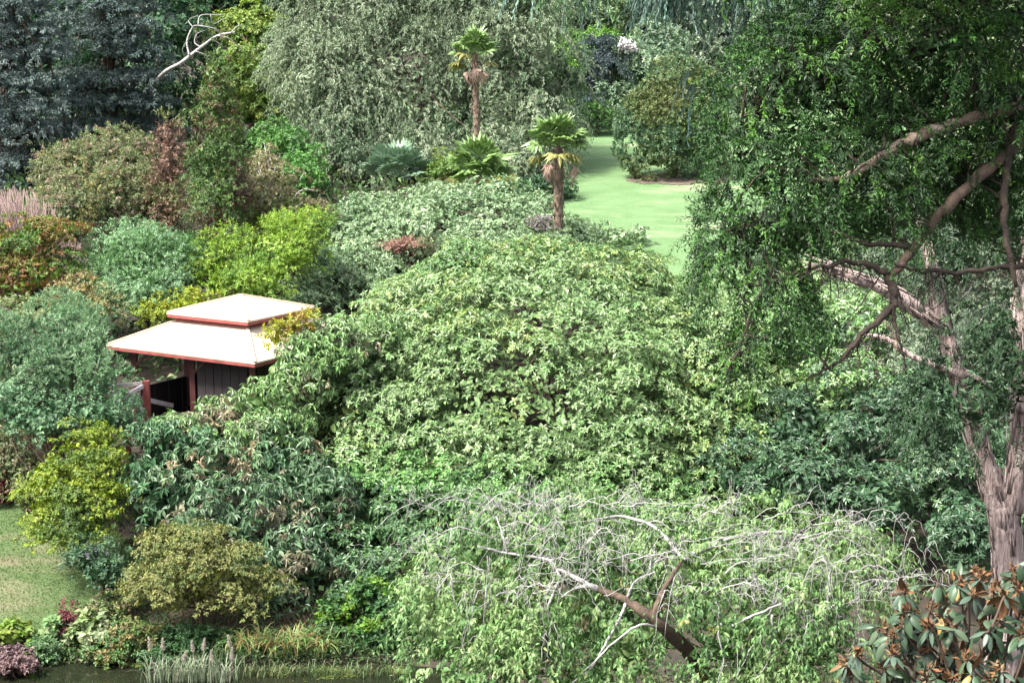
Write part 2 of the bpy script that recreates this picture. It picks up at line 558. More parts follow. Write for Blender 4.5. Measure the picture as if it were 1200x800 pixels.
def leaves_on(rng, lobes, sp, palette, cs=1.5, seed=1, density=1.0, floor=True, cull=True, face=True, minz=-.5):
    """Pads of shoots over the rounded masses; returns leaf arrays and the pad centres."""
    cen = np.array([l[0] for l in lobes])
    rad = np.array([l[1] for l in lobes])
    Pp, Pn, Pr = [], [], []
    for i in range(len(lobes)):
        pr = sp['pr']
        n = int(max(3, ell_area(rad[i] + .0) / (math.pi * pr * pr) * sp['pd'] * 1.45 * density))
        u = unit(rng, n)
        u = u[u[:, 2] > minz]
        n = len(u)
        big = min(1.0, 2.6 * pr / rad[i].mean())
        depth = 1 - big * np.where(rng.random(n) < .28, rng.uniform(.1, .4, n), rng.uniform(-.04, .1, n))
        bump = 1 + min(1.0, 3.5 * pr / rad[i].mean()) * (.34 * vnoise(cen[i] + u * rad[i], max(pr * 2.2, .3), seed + 7) - .18)
        p = cen[i] + u * rad[i] * (depth * bump)[:, None]
        nn = norm(u / rad[i])
        keep = np.ones(n, bool)
        for j in range(len(lobes)):
            if j != i:
                keep &= (((p - cen[j]) / rad[j]) ** 2).sum(1) > .62
        if floor:
            keep &= p[:, 2] > ground(p[:, 0], p[:, 1]) + .05
        keep &= ~in_pavilion(p)
        if face:
            toc = norm(CAMP - p)
            keep &= ((nn * toc).sum(1) > -.25) | (rng.random(n) < .4)
        if cull:
            x, y = project(p)
            m = 60
            keep &= ((x > -m) & (x < 1200 + m) & (y > -m) & (y < 800 + m)) | (rng.random(n) < .3)
        Pp.append(p[keep])
        Pn.append(nn[keep])
        Pr.append(pr * rng.uniform(.65, 1.35, keep.sum()))
    P = np.concatenate(Pp)
    Nn = np.concatenate(Pn)
    R = np.concatenate(Pr)
    A = norm(Nn * .8 + np.array([0, 0, sp['up']]))
    if len(P) == 0:
        return None, P
    # shoots on each pad
    cnt = np.maximum(1, (R * R / sp['cr'] ** 2 * 1.15).astype(int))
    idx = np.repeat(np.arange(len(P)), cnt)
    m = len(idx)
    rho = np.sqrt(rng.random(m))
    th = rng.random(m) * 2 * math.pi
    a = A[idx]
    ref = norm(rng.normal(size=(m, 3)) * .01 + np.array([.9, .3, .1]))
    b1 = norm(np.cross(a, ref))
    b2 = np.cross(a, b1)
    radial = np.cos(th)[:, None] * b1 + np.sin(th)[:, None] * b2
    h = sp['pf'] * (1 - rho ** 2) - .25 * sp['pf']
    C = P[idx] + radial * (rho * R[idx])[:, None] + a * (h * R[idx])[:, None]
    C += rng.normal(size=C.shape) * sp['cr'] * .25
    ax = norm(a * (1 - .5 * sp.get('radial', 0)) + radial * (rho[:, None] * .8 + sp.get('radial', 0) * .8) + rng.normal(size=C.shape) * sp.get('jit', .22))
    if floor:
        ok = C[:, 2] > ground(C[:, 0], C[:, 1]) + .03
        C, ax = C[ok], ax[ok]
    ok = ~in_pavilion(C)
    C, ax = C[ok], ax[ok]
    m = len(C)
    ccol = pick_colors(rng, C, palette, cs, seed)
    ccol = ccol * np.exp(rng.normal(size=(m, 1)) * .13)
    # leaves along each shoot
    k = sp['k']
    t = ((np.arange(k) + .5) / k)[None, :, None]
    down = np.array([0, 0, -1.0])
    tl = sp['tl'] * rng.uniform(.7, 1.3, (m, 1, 1))
    B = C[:, None] + ax[:, None] * tl * t + down * (tl * sp['dr'] * t * t)
    tan = norm(ax[:, None] + down * (2 * sp['dr'] * t))
    phi = (np.arange(k) * 2.39996)[None, :] + rng.random((m, 1)) * 6.28 + rng.normal(size=(m, k)) * .25
    ref = norm(rng.normal(size=(m, 1, 3)))
    e1 = norm(np.cross(tan, ref))
    e2 = np.cross(tan, e1)
    rd = np.cos(phi)[..., None] * e1 + np.sin(phi)[..., None] * e2
    sa = np.radians(sp['sp'] + rng.normal(size=(m, k)) * 13)[..., None]
    d = np.cos(sa) * tan + np.sin(sa) * rd
    d = norm(d + down * (sp['gd'] * rng.uniform(.5, 1.5, (m, k, 1))))
    n = norm(np.array([0, 0, .7]) + ax[:, None] * .5 + rng.normal(size=(m, k, 3)) * .28 + 0 * d)
    L = sp['L'] * rng.uniform(.65, 1.25, (m, k))
    W = sp['W'] * rng.uniform(.8, 1.2, (m, k)) * (L / sp['L']) ** .5
    c = ccol[:, None] * np.exp(rng.normal(size=(m, k, 1)) * .16) * (1 + rng.normal(size=(m, k, 3)) * .05)
    arr = [B.reshape(-1, 3), d.reshape(-1, 3), n.reshape(-1, 3), L.ravel(), W.ravel(), c.reshape(-1, 3)]
    if sp.get('inner', 1.0) > 0:
        # older, larger leaves deeper inside close the crown
        Li, Wi = sp['L'] * 1.7, sp['W'] * 2.4
        q, qn = [], []
        for i in range(len(lobes)):
            ni = int(ell_area(rad[i]) * .45 / (Li * Wi * .5) * 1.5 * density * sp.get('inner', 1.0))
            u = unit(rng, ni)
            q.append(cen[i] + u * rad[i] * (1 - min(1.0, 2.6 * sp['pr'] / rad[i].mean()) * rng.uniform(.26, .65, (ni, 1))))
            qn.append(norm(u / rad[i]))
        lid = np.repeat(np.arange(len(lobes)), [len(z) for z in q])
        q, qn = np.concatenate(q), np.concatenate(qn)
        ok = ~in_pavilion(q)
        for j in range(len(lobes)):
            ok &= (lid == j) | ((((q - cen[j]) / rad[j]) ** 2).sum(1) > .3)
        if floor:
            ok &= q[:, 2] > ground(q[:, 0], q[:, 1]) + .08
        ok &= ((qn * norm(CAMP - q)).sum(1) > -.3) | (rng.random(len(q)) < .35)
        if cull:
            x, y = project(q)
            ok &= ((x > -60) & (x < 1260) & (y > -60) & (y < 860)) | (rng.random(len(q)) < .3)
        q, qn = q[ok], qn[ok]
        mi = len(q)
        dd = norm(np.cross(qn, unit(rng, mi)) + down * .25)
        ci = pick_colors(rng, q, palette, cs, seed) * np.exp(rng.normal(size=(mi, 1)) * .15)
        ex = [q, dd, norm(qn + rng.normal(size=(mi, 3)) * .4), Li * rng.uniform(.7, 1.2, mi), Wi * rng.uniform(.7, 1.2, mi), ci]
        arr = [np.concatenate([a_, e_]) for a_, e_ in zip(arr, ex)]
    return arr, P


def limbs_to(rng, base, fork, targets, r0, r1, sag=.0):
    """Stem from base to fork and one limb to each target."""
    out = []
    for q in targets:
        f = base + (fork - base) * rng.uniform(.35, 1.0)
        mid = f * .5 + q * .5 + rng.normal(size=3) * .08 * np.linalg.norm(q - f) + np.array([0, 0, sag])
        ln = np.linalg.norm(q - f)
        rr = r1 * min(1.0, .35 + ln * .25)
        out.append(smooth_path([f, mid, q], [rr, rr * .65, rr * .25], 3))
    return out


def plant(name, label, cat, lobes, species, palette, seed, group=None, cs=1.5, bark='bark_brown', stem=None, limbs=30,
          stem_r=.1, limb_r=.035, density=1.0, crown='crown', wood='trunk', fork_h=.45, over=None, base=None, floor=True, face=True, cull=True, minz=-.5, extra=None, lumps=5, lump=.42, poke=.93):
    rng = np.random.default_rng(seed)
    sp = dict(SP[species])
    if over:
        sp.update(over)
    cen = np.array([l[0] for l in lobes])
    rad = np.array([l[1] for l in lobes])
    if base is None:
        w = rad.prod(1)
        bx, by = (cen[:, :2] * w[:, None]).sum(0) / w.sum()
        base = np.array([bx, by, gz(bx, by)])
    base = np.asarray(base, float)
    root = thing(name, label, cat, base, group)
    lob2 = lumpy(rng, lobes, lumps, lump) if lumps else lobes
    arr, P = leaves_on(rng, lob2, sp, palette, cs, seed, density, floor, cull, face, minz)
    build_leaves(crown, arr, M[sp['mat']], base, root, sp['fold'], sp['curl'], sp['kind'])
    if extra:
        for (lb, spn, pal, dens) in extra:
            s2 = dict(SP[spn])
            a2, _ = leaves_on(rng, lb, s2, pal, cs, seed + 3, dens, floor)
            if a2:
                build_leaves('young_growth', a2, M[s2['mat']], base, root, s2['fold'], s2['curl'], s2['kind'])
    top = (cen[:, 2] + rad[:, 2]).max()
    fork = np.array([base[0], base[1], base[2] + max(.3, (top - base[2]) * fork_h)])
    if stem is None:
        stem = [base - np.array([0, 0, .25]), base * .5 + fork * .5 + rng.normal(size=3) * .05, fork]
    paths = [smooth_path(stem, np.linspace(stem_r, stem_r * .55, len(stem)), 4)]
    if len(P):
        T = P[rng.choice(len(P), min(limbs, len(P)), replace=False)]
        T = base + (T - base) * poke
        paths += limbs_to(rng, base, fork, T, stem_r, limb_r)
    tubes(wood, paths, M[bark], base, root, 5)
    return root, arr, P


# ------------------------------------------------------------------ the setting: ground, lawns, pond
def sheet(name, xs, ys, zoff, mat, inside=None, **props):
    X, Y = np.meshgrid(xs, ys)
    Z = ground(X, Y) + zoff
    V = np.stack([X, Y, Z], -1).reshape(-1, 3)
    nx, ny = len(xs), len(ys)
    i = (np.arange(ny - 1)[:, None] * nx + np.arange(nx - 1)[None]).ravel()
    q = np.stack([i, i + 1, i + nx + 1, i + nx], -1)
    if inside is not None:
        c = V[q].mean(1)
        q = q[inside(c[:, 0], c[:, 1])]
    T = np.concatenate([q[:, [0, 1, 2]], q[:, [0, 2, 3]]])
    me = mesh_tris(name, V, T, mat, smooth=True)
    return link(name, me, None, **props)


gx = np.concatenate([[-1500, -700, -300, -150], np.arange(-90, 91, .75), [150, 300, 700, 1500]])
gy = np.concatenate([np.arange(-30, 130, .6), np.arange(130, 330, 6), [400, 600, 900, 1400, 2500]])
sheet('ground', gx, gy, 0, M['soil'], kind='structure')


def wig(a, f, ph):
    return a * np.sin(f + ph) + a * .5 * np.sin(2.7 * f + 1.9 * ph)


def back_lawn(x, y):
    left = np.interp(y, [62, 70, 85, 100, 120, 126], [4, 4.2, 5.0, 5.5, 6.3, 7]) - 2.5
    right = np.interp(y, [62, 85, 100, 126], [30, 32, 34, 30])
    return (x > left + wig(.3, y * .8, 1)) & (x < right) & (y > 60 + wig(.4, x, 2)) & (y < 122 + wig(.8, x * .6, .5))


def left_lawn(x, y):
    edge = np.interp(y, [35.5, 36.5, 38, 40, 43, 46], [-13.2, -10.2, -9.4, -9.6, -11.6, -14.0])
    return (x < edge + wig(.15, y * 2, 1)) & (y > 36.2 + wig(.12, x * 1.7, 0)) & (y < 47)


sheet('lawn', np.arange(0, 36, .5), np.arange(59, 125, .5), .03, M['lawn'], back_lawn, kind='structure')
sheet('lawn', np.arange(-34, -8, .2), np.arange(35.4, 47.4, .2), .03, M['lawn_near'], left_lawn, kind='structure')
sheet('pond', np.arange(-40, 6.1, 2), np.arange(27, 37.1, 2), 0, M['water'], kind='structure')
pond = bpy.data.objects['pond']
co = np.zeros(len(pond.data.vertices) * 3)
pond.data.vertices.foreach_get('co', co)
co[2::3] = 0
pond.data.vertices.foreach_set('co', co)
pond.data.update()


def grass_patch(name, n, xr, yr, inside, h, w, pal, seed, zoff=.02, lean=.5):
    rng = np.random.default_rng(seed)
    x = rng.uniform(*xr, n)
    y = rng.uniform(*yr, n)
    k = inside(x, y)
    x, y = x[k], y[k]
    m = len(x)
    B = np.stack([x, y, ground(x, y) + zoff], -1)
    d = norm(np.array([0, 0, 1.0]) + rng.normal(size=(m, 3)) * lean)
    c = pick_colors(rng, B, pal, .9, seed) * np.exp(rng.normal(size=(m, 1)) * .2)
    V, T, kk = leaf_verts(B, d, np.tile([0, 0, 1.0], (m, 1)), h * rng.uniform(.5, 1.4, m), np.full(m, w), .1, .2, 2)
    me = mesh_tris(name, V, T, M['soft'], np.repeat(c, kk, 0))
    STAT.append((name, len(T)))
    return link(name, me, None, kind='stuff', label='short mown grass with worn straw patches', category='grass')


GR = [(.045, .10, .022, 3), (.065, .125, .03, 3), (.15, .13, .075, .8)]
grass_patch('grass', 60000, (-17, -9), (35.6, 46.5), left_lawn, .055, .022, GR, 11, lean=1.2)

# ------------------------------------------------------------------ pavilion
def poly_mesh(name, V, F, mat, parent, origin, **props):
    me = bpy.data.meshes.new(name)
    me.from_pydata([tuple(np.asarray(v) - origin) for v in V], [], F)
    me.update()
    me.materials.append(mat)
    return link(name, me, parent, **props)


def beam(name, a, b, w, h, mat, parent, origin, up=(0, 0, 1), **props):
    a, b = np.asarray(a, float), np.asarray(b, float)
    d = norm(b - a)
    s = norm(np.cross(d, np.array(up, float) + 1e-6))
    u = np.cross(s, d)
    V = []
    for p in (a, b):
        for i, j in ((-1, -1), (1, -1), (1, 1), (-1, 1)):
            V.append(p + s * w / 2 * i + u * h / 2 * j)
    F = [(0, 1, 2, 3), (7, 6, 5, 4), (0, 4, 5, 1), (1, 5, 6, 2), (2, 6, 7, 3), (3, 7, 4, 0)]
    return poly_mesh(name, V, F, mat, parent, origin, **props)


PVX, PVY = PV_C[0], PV_C[1]
ZE, ZF = PV_C[2], gz(PV_C[0], PV_C[1]) + .15          # eave, floor


def pv(R, k, z):
    a = PV_ROT + math.pi + k * math.pi / 2            # corner 0 left, 1 front, 2 right, 3 rear
    return np.array([PVX + R * math.cos(a), PVY + R * math.sin(a), z])


pav_o = np.array([PVX, PVY, gz(PVX, PVY)])
pav = thing('garden_pavilion', 'open garden pavilion with pale two tiered roof and red trim', 'pavilion', pav_o)


def hip(name, R0, z0, R1, z1, thick, mat):
    V, F = [], []
    for (R, z) in ((R0, z0), (R1, z1), (R1, z1 - thick), (R0, z0 - thick)):
        V += [pv(R, k, z) for k in range(4)]
    for k in range(4):
        k2 = (k + 1) % 4
        F += [(k, k2, 4 + k2, 4 + k), (8 + k, 8 + k2, 12 + k2, 12 + k), (12 + k, 12 + k2, k2, k), (4 + k, 4 + k2, 8 + k2, 8 + k)]
    o = poly_mesh(name, V, F, mat, pav, pav_o)
    return o


# two tiers; each tier: sheet, hip ridges, fascia
for (R0, z0, R1, z1) in ((4.25, ZE, 2.0, ZE + .70), (2.36, ZE + .95, .05, ZE + 1.42)):
    r = hip('roof', R0, z0, R1, z1, .05, M['roof'])
    for k in range(4):
        beam('hip_ridge', pv(R0 - .02, k, z0 + .02), pv(R1, k, z1 + .02), .09, .05, M['roof'], r, pav_o)
        beam('fascia', pv(R0 - .04, k, z0 - .10), pv(R0 - .04, k + 1, z0 - .10), .04, .10, M['red_paint'], r, pav_o)
for k in range(4):
    beam('clerestory_band', pv(2.02, k, ZE + .80), pv(2.02, k + 1, ZE + .80), .06, .24, M['red_paint'], pav, pav_o)
    beam('flashing', pv(2.08, k, ZE + .70), pv(2.08, k + 1, ZE + .70), .05, .06, M['red_paint'], pav, pav_o)
RP = 3.4
nposts = 0
for k in range(4):
    for t in (0, .5):
        p = pv(RP, k, 0) * (1 - t) + pv(RP, k + 1, 0) * t
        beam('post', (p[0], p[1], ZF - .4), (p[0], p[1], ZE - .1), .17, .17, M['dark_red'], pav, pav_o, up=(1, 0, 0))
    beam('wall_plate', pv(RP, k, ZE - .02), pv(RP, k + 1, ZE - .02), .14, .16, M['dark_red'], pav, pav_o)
# boarded walls: from the middle of the left side to the front corner, and along the front right side; boards one by one
def boards(a, b, z0, z1):
    ln = np.linalg.norm(b - a)
    n = max(1, int(ln / .3))
    for i in range(n):
        p = a + (b - a) * (i / n)
        q = a + (b - a) * ((i + .93) / n)
        m = (p + q) / 2
        h = z1 - z0
        p2, q2 = p.copy(), q.copy()
        p2[2] = q2[2] = (z0 + z1) / 2
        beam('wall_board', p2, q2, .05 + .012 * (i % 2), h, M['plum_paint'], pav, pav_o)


fl, fm, fr = pv(RP, 0, 0), None, pv(RP, 2, 0)
fc = pv(RP, 1, 0)
fm = (fl + fc) / 2
boards(fm + (fc - fm) * .09, fc - (fc - fm) * .07, ZF, ZE - .12)
boards(fc + (fr - fc) * .04, fr - (fr - fc) * .04, ZF, ZE - .12)
rr = pv(RP, 3, 0)
boards(fr + (rr - fr) * .04, rr - (rr - fr) * .04, ZF, ZE - .12)
boards(rr + (fl - rr) * .04, fl - (fl - rr) * .04, ZF, ZF + 1.05)  # low rear wall, added to darken the opening between the posts
# braces and deck
for k, t in ((0, .5), (3, .5), (0, 0)):
    p = pv(RP, k, ZE - .75) * (1 - t) + pv(RP, k + 1, ZE - .75) * t
    q = pv(RP, k, ZE - .1) * (1 - t - .16) + pv(RP, k + 1, ZE - .1) * (t + .16)
    beam('brace', p, q, .07, .07, M['dark_red'], pav, pav_o)
V = [pv(3.75, k, ZF) for k in range(4)] + [pv(3.75, k, ZF - .5) for k in range(4)]
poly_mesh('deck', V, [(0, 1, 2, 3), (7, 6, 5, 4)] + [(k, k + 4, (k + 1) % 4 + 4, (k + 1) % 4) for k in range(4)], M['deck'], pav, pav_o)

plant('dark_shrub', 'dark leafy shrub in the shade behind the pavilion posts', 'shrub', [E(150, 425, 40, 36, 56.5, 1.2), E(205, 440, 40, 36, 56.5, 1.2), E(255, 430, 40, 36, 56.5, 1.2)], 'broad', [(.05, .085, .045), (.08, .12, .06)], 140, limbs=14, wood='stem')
# railing in front of it
ra = U(171, 470, 45.6)
ro = np.array([ra[0], ra[1], gz(ra[0], ra[1])])
rail = thing('wooden_railing', 'weathered crossed wooden railing with red post below the pavilion roof', 'railing', ro)


def rp(px, py, Y):
    return U(px, py, Y)


def post_at(px, py, Y, mat, w):
    t = rp(px, py, Y)
    beam('post', (t[0], t[1], gz(t[0], t[1]) - .2), t, w, w, mat, rail, ro, up=(1, 0, 0))


post_at(171, 446, 45.6, M['red_paint'], .19)
post_at(148, 460, 45.0, M['red_paint'], .13)
post_at(119, 451, 46.2, M['red_paint'], .12)
post_at(113, 455, 45.2, M['red_paint'], .12)
for a, b, w in (((118, 453, 46.2), (169, 449, 45.6), .10), ((112, 457, 45.2), (147, 463, 45.0), .12), ((148, 463, 45.0), (168, 452, 45.55), .10),
                ((149, 463, 44.93), (201, 475, fm[1] - .12), .13), ((149, 466, 44.9), (168, 480, 45.1), .10), ((147, 466, 44.95), (130, 470, 45.0), .09)):
    beam('rail', rp(*a), rp(*b), w, w, M['grey_wood'], rail, ro)

# ------------------------------------------------------------------ trees of the far wood
G_FAR = 'trees of the far wood'
far = [
    # label, lobes, palette
    ('dark green forest tree behind the pale bush at the head of the lawn', [E(745, 10, 62, 48, 132), E(715, -60, 80, 60, 136), E(800, 0, 60, 60, 136)], [(.035, .065, .04), (.06, .10, .06), (.085, .13, .08)]),
    ('yellow green rounded tree between the willow and the blue conifer', [E(672, 95, 36, 40, 112), E(690, 62, 40, 26, 116), E(655, 125, 26, 45, 110)], [(.10, .20, .045), (.15, .26, .07), (.07, .15, .04)]),
    ('grey green loose tree above the yellow green rounded tree', [E(690, 25, 45, 32, 126), E(650, 5, 50, 45, 128)], [(.08, .13, .06), (.12, .17, .085)]),
    ('pale silver green bush tree with a white flower spray above the lawn', [E(745, 95, 36, 44, 112), E(768, 60, 34, 34, 114), E(722, 122, 24, 24, 108)], [(.13, .19, .12), (.19, .26, .17), (.09, .14, .08)]),
    ('deep green tree behind the dead white branch', [E(262, 5, 60, 34, 116), E(300, -30, 60, 50, 118)], [(.03, .06, .03), (.055, .10, .045), (.09, .13, .06)]),
    ('lime green tree beside the dead white branch', [E(298, 55, 32, 40, 104), E(302, 105, 36, 34, 100), E(300, 125, 34, 30, 98), E(278, 100, 18, 40, 98), E(272, 45, 26, 24, 104)], [(.17, .24, .07), (.23, .29, .095), (.11, .175, .05)]),
    ('tall wood tree rising behind the willow', [E(400, -60, 110, 70, 128), E(520, -70, 110, 70, 130)], [(.06, .10, .055), (.10, .14, .08)]),
    ('tall dark wood tree at the far left behind the conifers', [E(-30, -20, 80, 90, 118), E(60, -60, 100, 70, 122)], [(.05, .085, .05), (.085, .12, .07)]),
    ('sage green wood tree behind the hanging cypress cords', [E(860, 60, 80, 80, 130), E(850, -40, 90, 60, 134)], [(.12, .16, .11), (.17, .21, .15)]),
    ('pale grey green wood tree glimpsed through the yew beside its bark branch', [E(960, 120, 90, 100, 126), E(960, 10, 100, 80, 130)], [(.15, .19, .12), (.20, .24, .16)]),
    ('light green wood tree glimpsed through the top of the yew', [E(1080, 20, 80, 90, 128), E(1070, 150, 80, 90, 122)], [(.19, .23, .13), (.15, .20, .11)]),
    ('wood tree at the far right behind the yew', [E(1200, 60, 90, 120, 124), E(1210, 210, 90, 80, 118)], [(.09, .13, .07), (.13, .17, .09)]),
]
for i, (lb, lobes, pal) in enumerate(far):
    lob = lobes + []
    plant('wood_tree', lb, 'tree', lob, 'far', pal, 100 + i, G_FAR, over=dict(L=.28, W=.14, cr=.30, pr=1.0, pd=1.5) if lobes[0][0][1] < 115 else None, cs=3, limbs=14, stem_r=.35, limb_r=.12, minz=-.9)
plant('flowering_spray', 'white flower spray on the silver green bush above the lawn', 'flowers', [E(734, 58, 7, 11, 110)], 'broad', [(.65, .62, .62), (.5, .47, .48)], 131, limbs=6, stem_r=.05, over=dict(pr=.3, cr=.12, L=.2, W=.12), floor=False, crown='blossom', wood='stem')
plant('blue_conifer', 'blue black conifer standing at the head of the sloping lawn', 'conifer', [E(700, 95, 26, 42, 110), E(688, 130, 18, 24, 107), E(712, 65, 22, 22, 111)], 'fir', [(.02, .035, .04), (.04, .06, .065), (.03, .05, .045)], 132, cs=2, limbs=10, stem_r=.25)
plant('dark_shrub', 'small dark green shrub at the foot of the blue black conifer', 'shrub', [E(698, 137, 18, 12, 106)], 'clipped', [(.05, .11, .035), (.08, .15, .05)], 133, limbs=8, wood='stem')
# the wood that closes the valley: one mass far behind
rngw = np.random.default_rng(77)
wl = []
for r, (yy, zz) in enumerate(((165, 26), (190, 36), (225, 50))):
    for xx in np.arange(-110, 111, 11):
        h = rngw.uniform(8, 14)
        x2 = xx + rngw.uniform(-4, 4)
        g0 = gz(x2, yy)
        wl.append((np.array([x2, yy + rngw.uniform(-6, 6), g0 + h * .75]), np.array([rngw.uniform(6, 9), 6, h])))
sp = dict(SP['far'])
sp.update(pr=2.6, cr=1.05, L=1.1, W=.6, pd=1.1)
arr, _ = leaves_on(rngw, wl, sp, [(.05, .08, .05), (.08, .12, .07), (.11, .15, .09)], 8, 5, 1.0)
b, d, n, L, W, c = arr
V, T, k = leaf_verts(b, d, n, L, W, .12, .12, 2)
link('distant_woods', mesh_tris('distant_woods', V, T, M['soft'], np.repeat(c, k, 0)), None, kind='stuff', label='wooded hillside closing the valley behind the garden', category='woods')

# ------------------------------------------------------------------ large trees at the back
plant('weeping_willow', 'huge grey green drooping tree behind the tall palm', 'tree',
      [E(470, 120, 120, 110, 92, 5), E(385, 130, 62, 100, 90, 4), E(590, 130, 72, 110, 91, 4), E(430, 20, 90, 70, 94, 5), E(560, 20, 95, 70, 94, 5), E(350, 60, 40, 50, 93, 3),
       E(640, 110, 38, 70, 93, 3), E(420, 195, 60, 50, 86, 3), E(520, 195, 90, 50, 87, 3), E(610, 205, 50, 50, 86, 3)],
      'willow', [(.12, .16, .10, 2), (.165, .21, .135, 3), (.21, .25, .17, 2), (.08, .125, .07, 1)], 201, cs=3.5, limbs=40, stem_r=.4, limb_r=.03, minz=-.9, bark='bark_brown')
DK = [(.06, .09, .083, 3), (.095, .13, .12, 3), (.14, .175, .165, 2), (.04, .10, .045, .8)]
def tiers(cx, y0, y1, n, w0, w1, Y, seed):
    r_ = np.random.default_rng(seed)
    out = []
    for k in range(n):
        t = k / (n - 1)
        w = (w0 + (w1 - w0) * t ** .8)
        py = y0 + (y1 - y0) * t
        out.append(E(cx + r_.normal() * 4, py, w * .55, 9, Y, w * .55 / 20))
        m = 5
        for q in range(m):          # boughs of this tier
            a = 2 * math.pi * (q + r_.random() * .6) / m + k * 1.3
            out.append(E(cx + math.cos(a) * w * .62, py + r_.uniform(0, 12), w * .42, r_.uniform(8, 11), Y + math.sin(a) * w * .62 / 20, w * .42 / 20))
    return out


plant('dark_conifer', 'broad blue grey conifer filling the upper left corner', 'conifer', tiers(128, -90, 205, 11, 45, 92, 93, 1), 'fir', DK, 202, cs=1.6, limbs=40, stem_r=.5, limb_r=.08, minz=-.6, lumps=0, over=dict(pr=.75, pd=1.1, pf=.2, inner=.5), fork_h=.9)
plant('dark_conifer', 'dark layered conifer at the left edge beside the broad blue grey one', 'conifer', tiers(12, -60, 212, 10, 40, 84, 87, 2), 'fir', DK[1:3] + [(.05, .08, .07), (.03, .05, .05)], 203, cs=1.6, limbs=40, stem_r=.45, limb_r=.08, minz=-.6, lumps=0, over=dict(pr=.75, pd=1.1, pf=.2, inner=.5), fork_h=.9)
plant('dark_shrub', 'dark green undergrowth tree in the gap between the two dark conifers', 'tree', [E(70, 110, 50, 80, 100, 3), E(75, 30, 50, 60, 101, 3), E(185, 120, 40, 70, 101, 3), E(195, 40, 34, 60, 102, 3)], 'far', [(.03, .07, .035), (.045, .09, .045)], 204, limbs=12, stem_r=.2, wood='trunk')

# dead bare tree with white limbs
rng = np.random.default_rng(5)
Yd = 88
b0 = U(165, 190, 95)
b0[2] = gz(b0[0], b0[1])
dt = thing('dead_tree', 'bare white dead branches curving beside the dark conifer', 'tree', b0)
pt = lambda *a: [U(x, y, Yd + (i % 3) * .3) for i, (x, y) in enumerate(a)]
tubes('trunk', [smooth_path([b0, U(170, 120, 94), U(190, 88, 90), U(212, 74, Yd)], [.22, .16, .12, .1], 6)], M['bark_pale'], b0, dt, 6)
for path, r in ((pt((212, 74), (235, 56), (255, 42), (275, 38)), .10), (pt((222, 66), (219, 48), (226, 32), (232, 30)), .055), (pt((232, 30), (252, 34), (258, 40)), .045),
                (pt((232, 30), (236, 18), (262, 18)), .04), (pt((248, 46), (258, 52), (262, 56)), .03), (pt((228, 60), (242, 66), (244, 80)), .035), (pt((247, 18), (250, 28), (262, 22)), .03), (pt((255, 42), (270, 46), (284, 60)), .035), (pt((226, 32), (221, 24), (232, 18)), .025), (pt((236, 56), (228, 50), (231, 40), (240, 36)), .03), (pt((270, 39), (280, 30), (290, 34)), .025), (pt((219, 48), (214, 58), (216, 66)), .025)):
    tubes('limb', [smooth_path(path, np.linspace(r, r * .5, len(path)), 5)], M['bark_pale'], b0, dt, 5)

# round clipped bush on the lawn and its bare soil
plant('round_bush', 'big rounded olive brown bush standing alone on the sloping lawn', 'bush',
      [E(785, 150, 52, 56, 87, 2.6), E(790, 110, 38, 42, 87.5, 2.2), E(765, 165, 34, 40, 86.5, 1.9), E(820, 150, 40, 58, 87.5, 2.4)], 'clipped', [(.10, .122, .05, 2), (.085, .12, .05, 3), (.07, .12, .065, 3)], 210, cs=2, limbs=18, wood='stem', minz=-.9, lumps=0)
plant('lime_shrub', 'lime green shrub rising behind the right side of the round bush', 'shrub', [E(820, 120, 24, 20, 92), E(826, 150, 24, 30, 92), E(820, 180, 22, 22, 92)], 'clipped', [(.18, .24, .06), (.12, .18, .05)], 211, limbs=8, wood='stem')
def disc(x, y):
    c = U(800, 207, 86)
    return ((x - c[0]) / 3.0) ** 2 + ((y - c[1]) / 1.9) ** 2 < 1 + .15 * np.sin(x * 3) + .1 * np.sin(y * 5 + x)
M['bare'] = noise_mat('bare_brown_soil', [(.06, .045, .032), (.10, .075, .055), (.14, .11, .08)], 3, .95, .5, 12)
sheet('bare_soil', np.arange(4, 18, .2), np.arange(80, 92, .2), .06, M['bare'], disc, kind='structure')

# ------------------------------------------------------------------ middle left: conifers, shrubs, maple
BRN = [(.12, .145, .07, 2), (.17, .18, .10, 2), (.23, .175, .135, 1), (.085, .125, .055, 2), (.20, .20, .09, 1)]
plant('brown_conifer', 'narrow conical conifer with browning foliage left of the willow', 'conifer',
      [E(256, 72, 5, 22, 65, .3), E(255, 100, 13, 26, 65, .5), E(254, 140, 23, 34, 65, .9), E(256, 185, 32, 40, 64.6, 1.2), E(256, 235, 38, 44, 64, 1.4)],
      'cypress', [(.055, .10, .03, 4), (.085, .135, .042, 3), (.12, .075, .05, 1.6), (.06, .04, .03, 1)], 220, cs=1.1, limbs=26, stem_r=.16, minz=-.9, lumps=4, lump=.26, over=dict(pr=.27, up=.2, pd=1.4))
plant('brown_conifer', 'russet dying conifer left of the narrow conical one', 'conifer',
      [E(198, 160, 9, 24, 66, .5), E(195, 200, 19, 36, 65.6, .8), E(198, 245, 24, 34, 65, 1.0)], 'cypress', [(.17, .11, .085, 3), (.13, .11, .06, 2), (.10, .12, .05, 2)], 221, cs=1.0, limbs=16, stem_r=.12, minz=-.9, lumps=3, lump=.28, over=dict(pr=.42, up=.2))
plant('olive_shrub', 'large olive and tan shrub below the dark conifers', 'shrub',
      [E(105, 215, 56, 44, 68, 2.2), E(135, 185, 46, 34, 70, 2), E(150, 240, 50, 46, 66, 2), E(80, 255, 44, 44, 64, 2), E(75, 205, 24, 34, 69, 1.3)], 'feather', BRN, 222, cs=.9, poke=1.02, limbs=70, limb_r=.05, bark='bark_tan', stem_r=.12, wood='stem', over=dict(L=.14, W=.06, pr=.42), lumps=7, lump=.36)
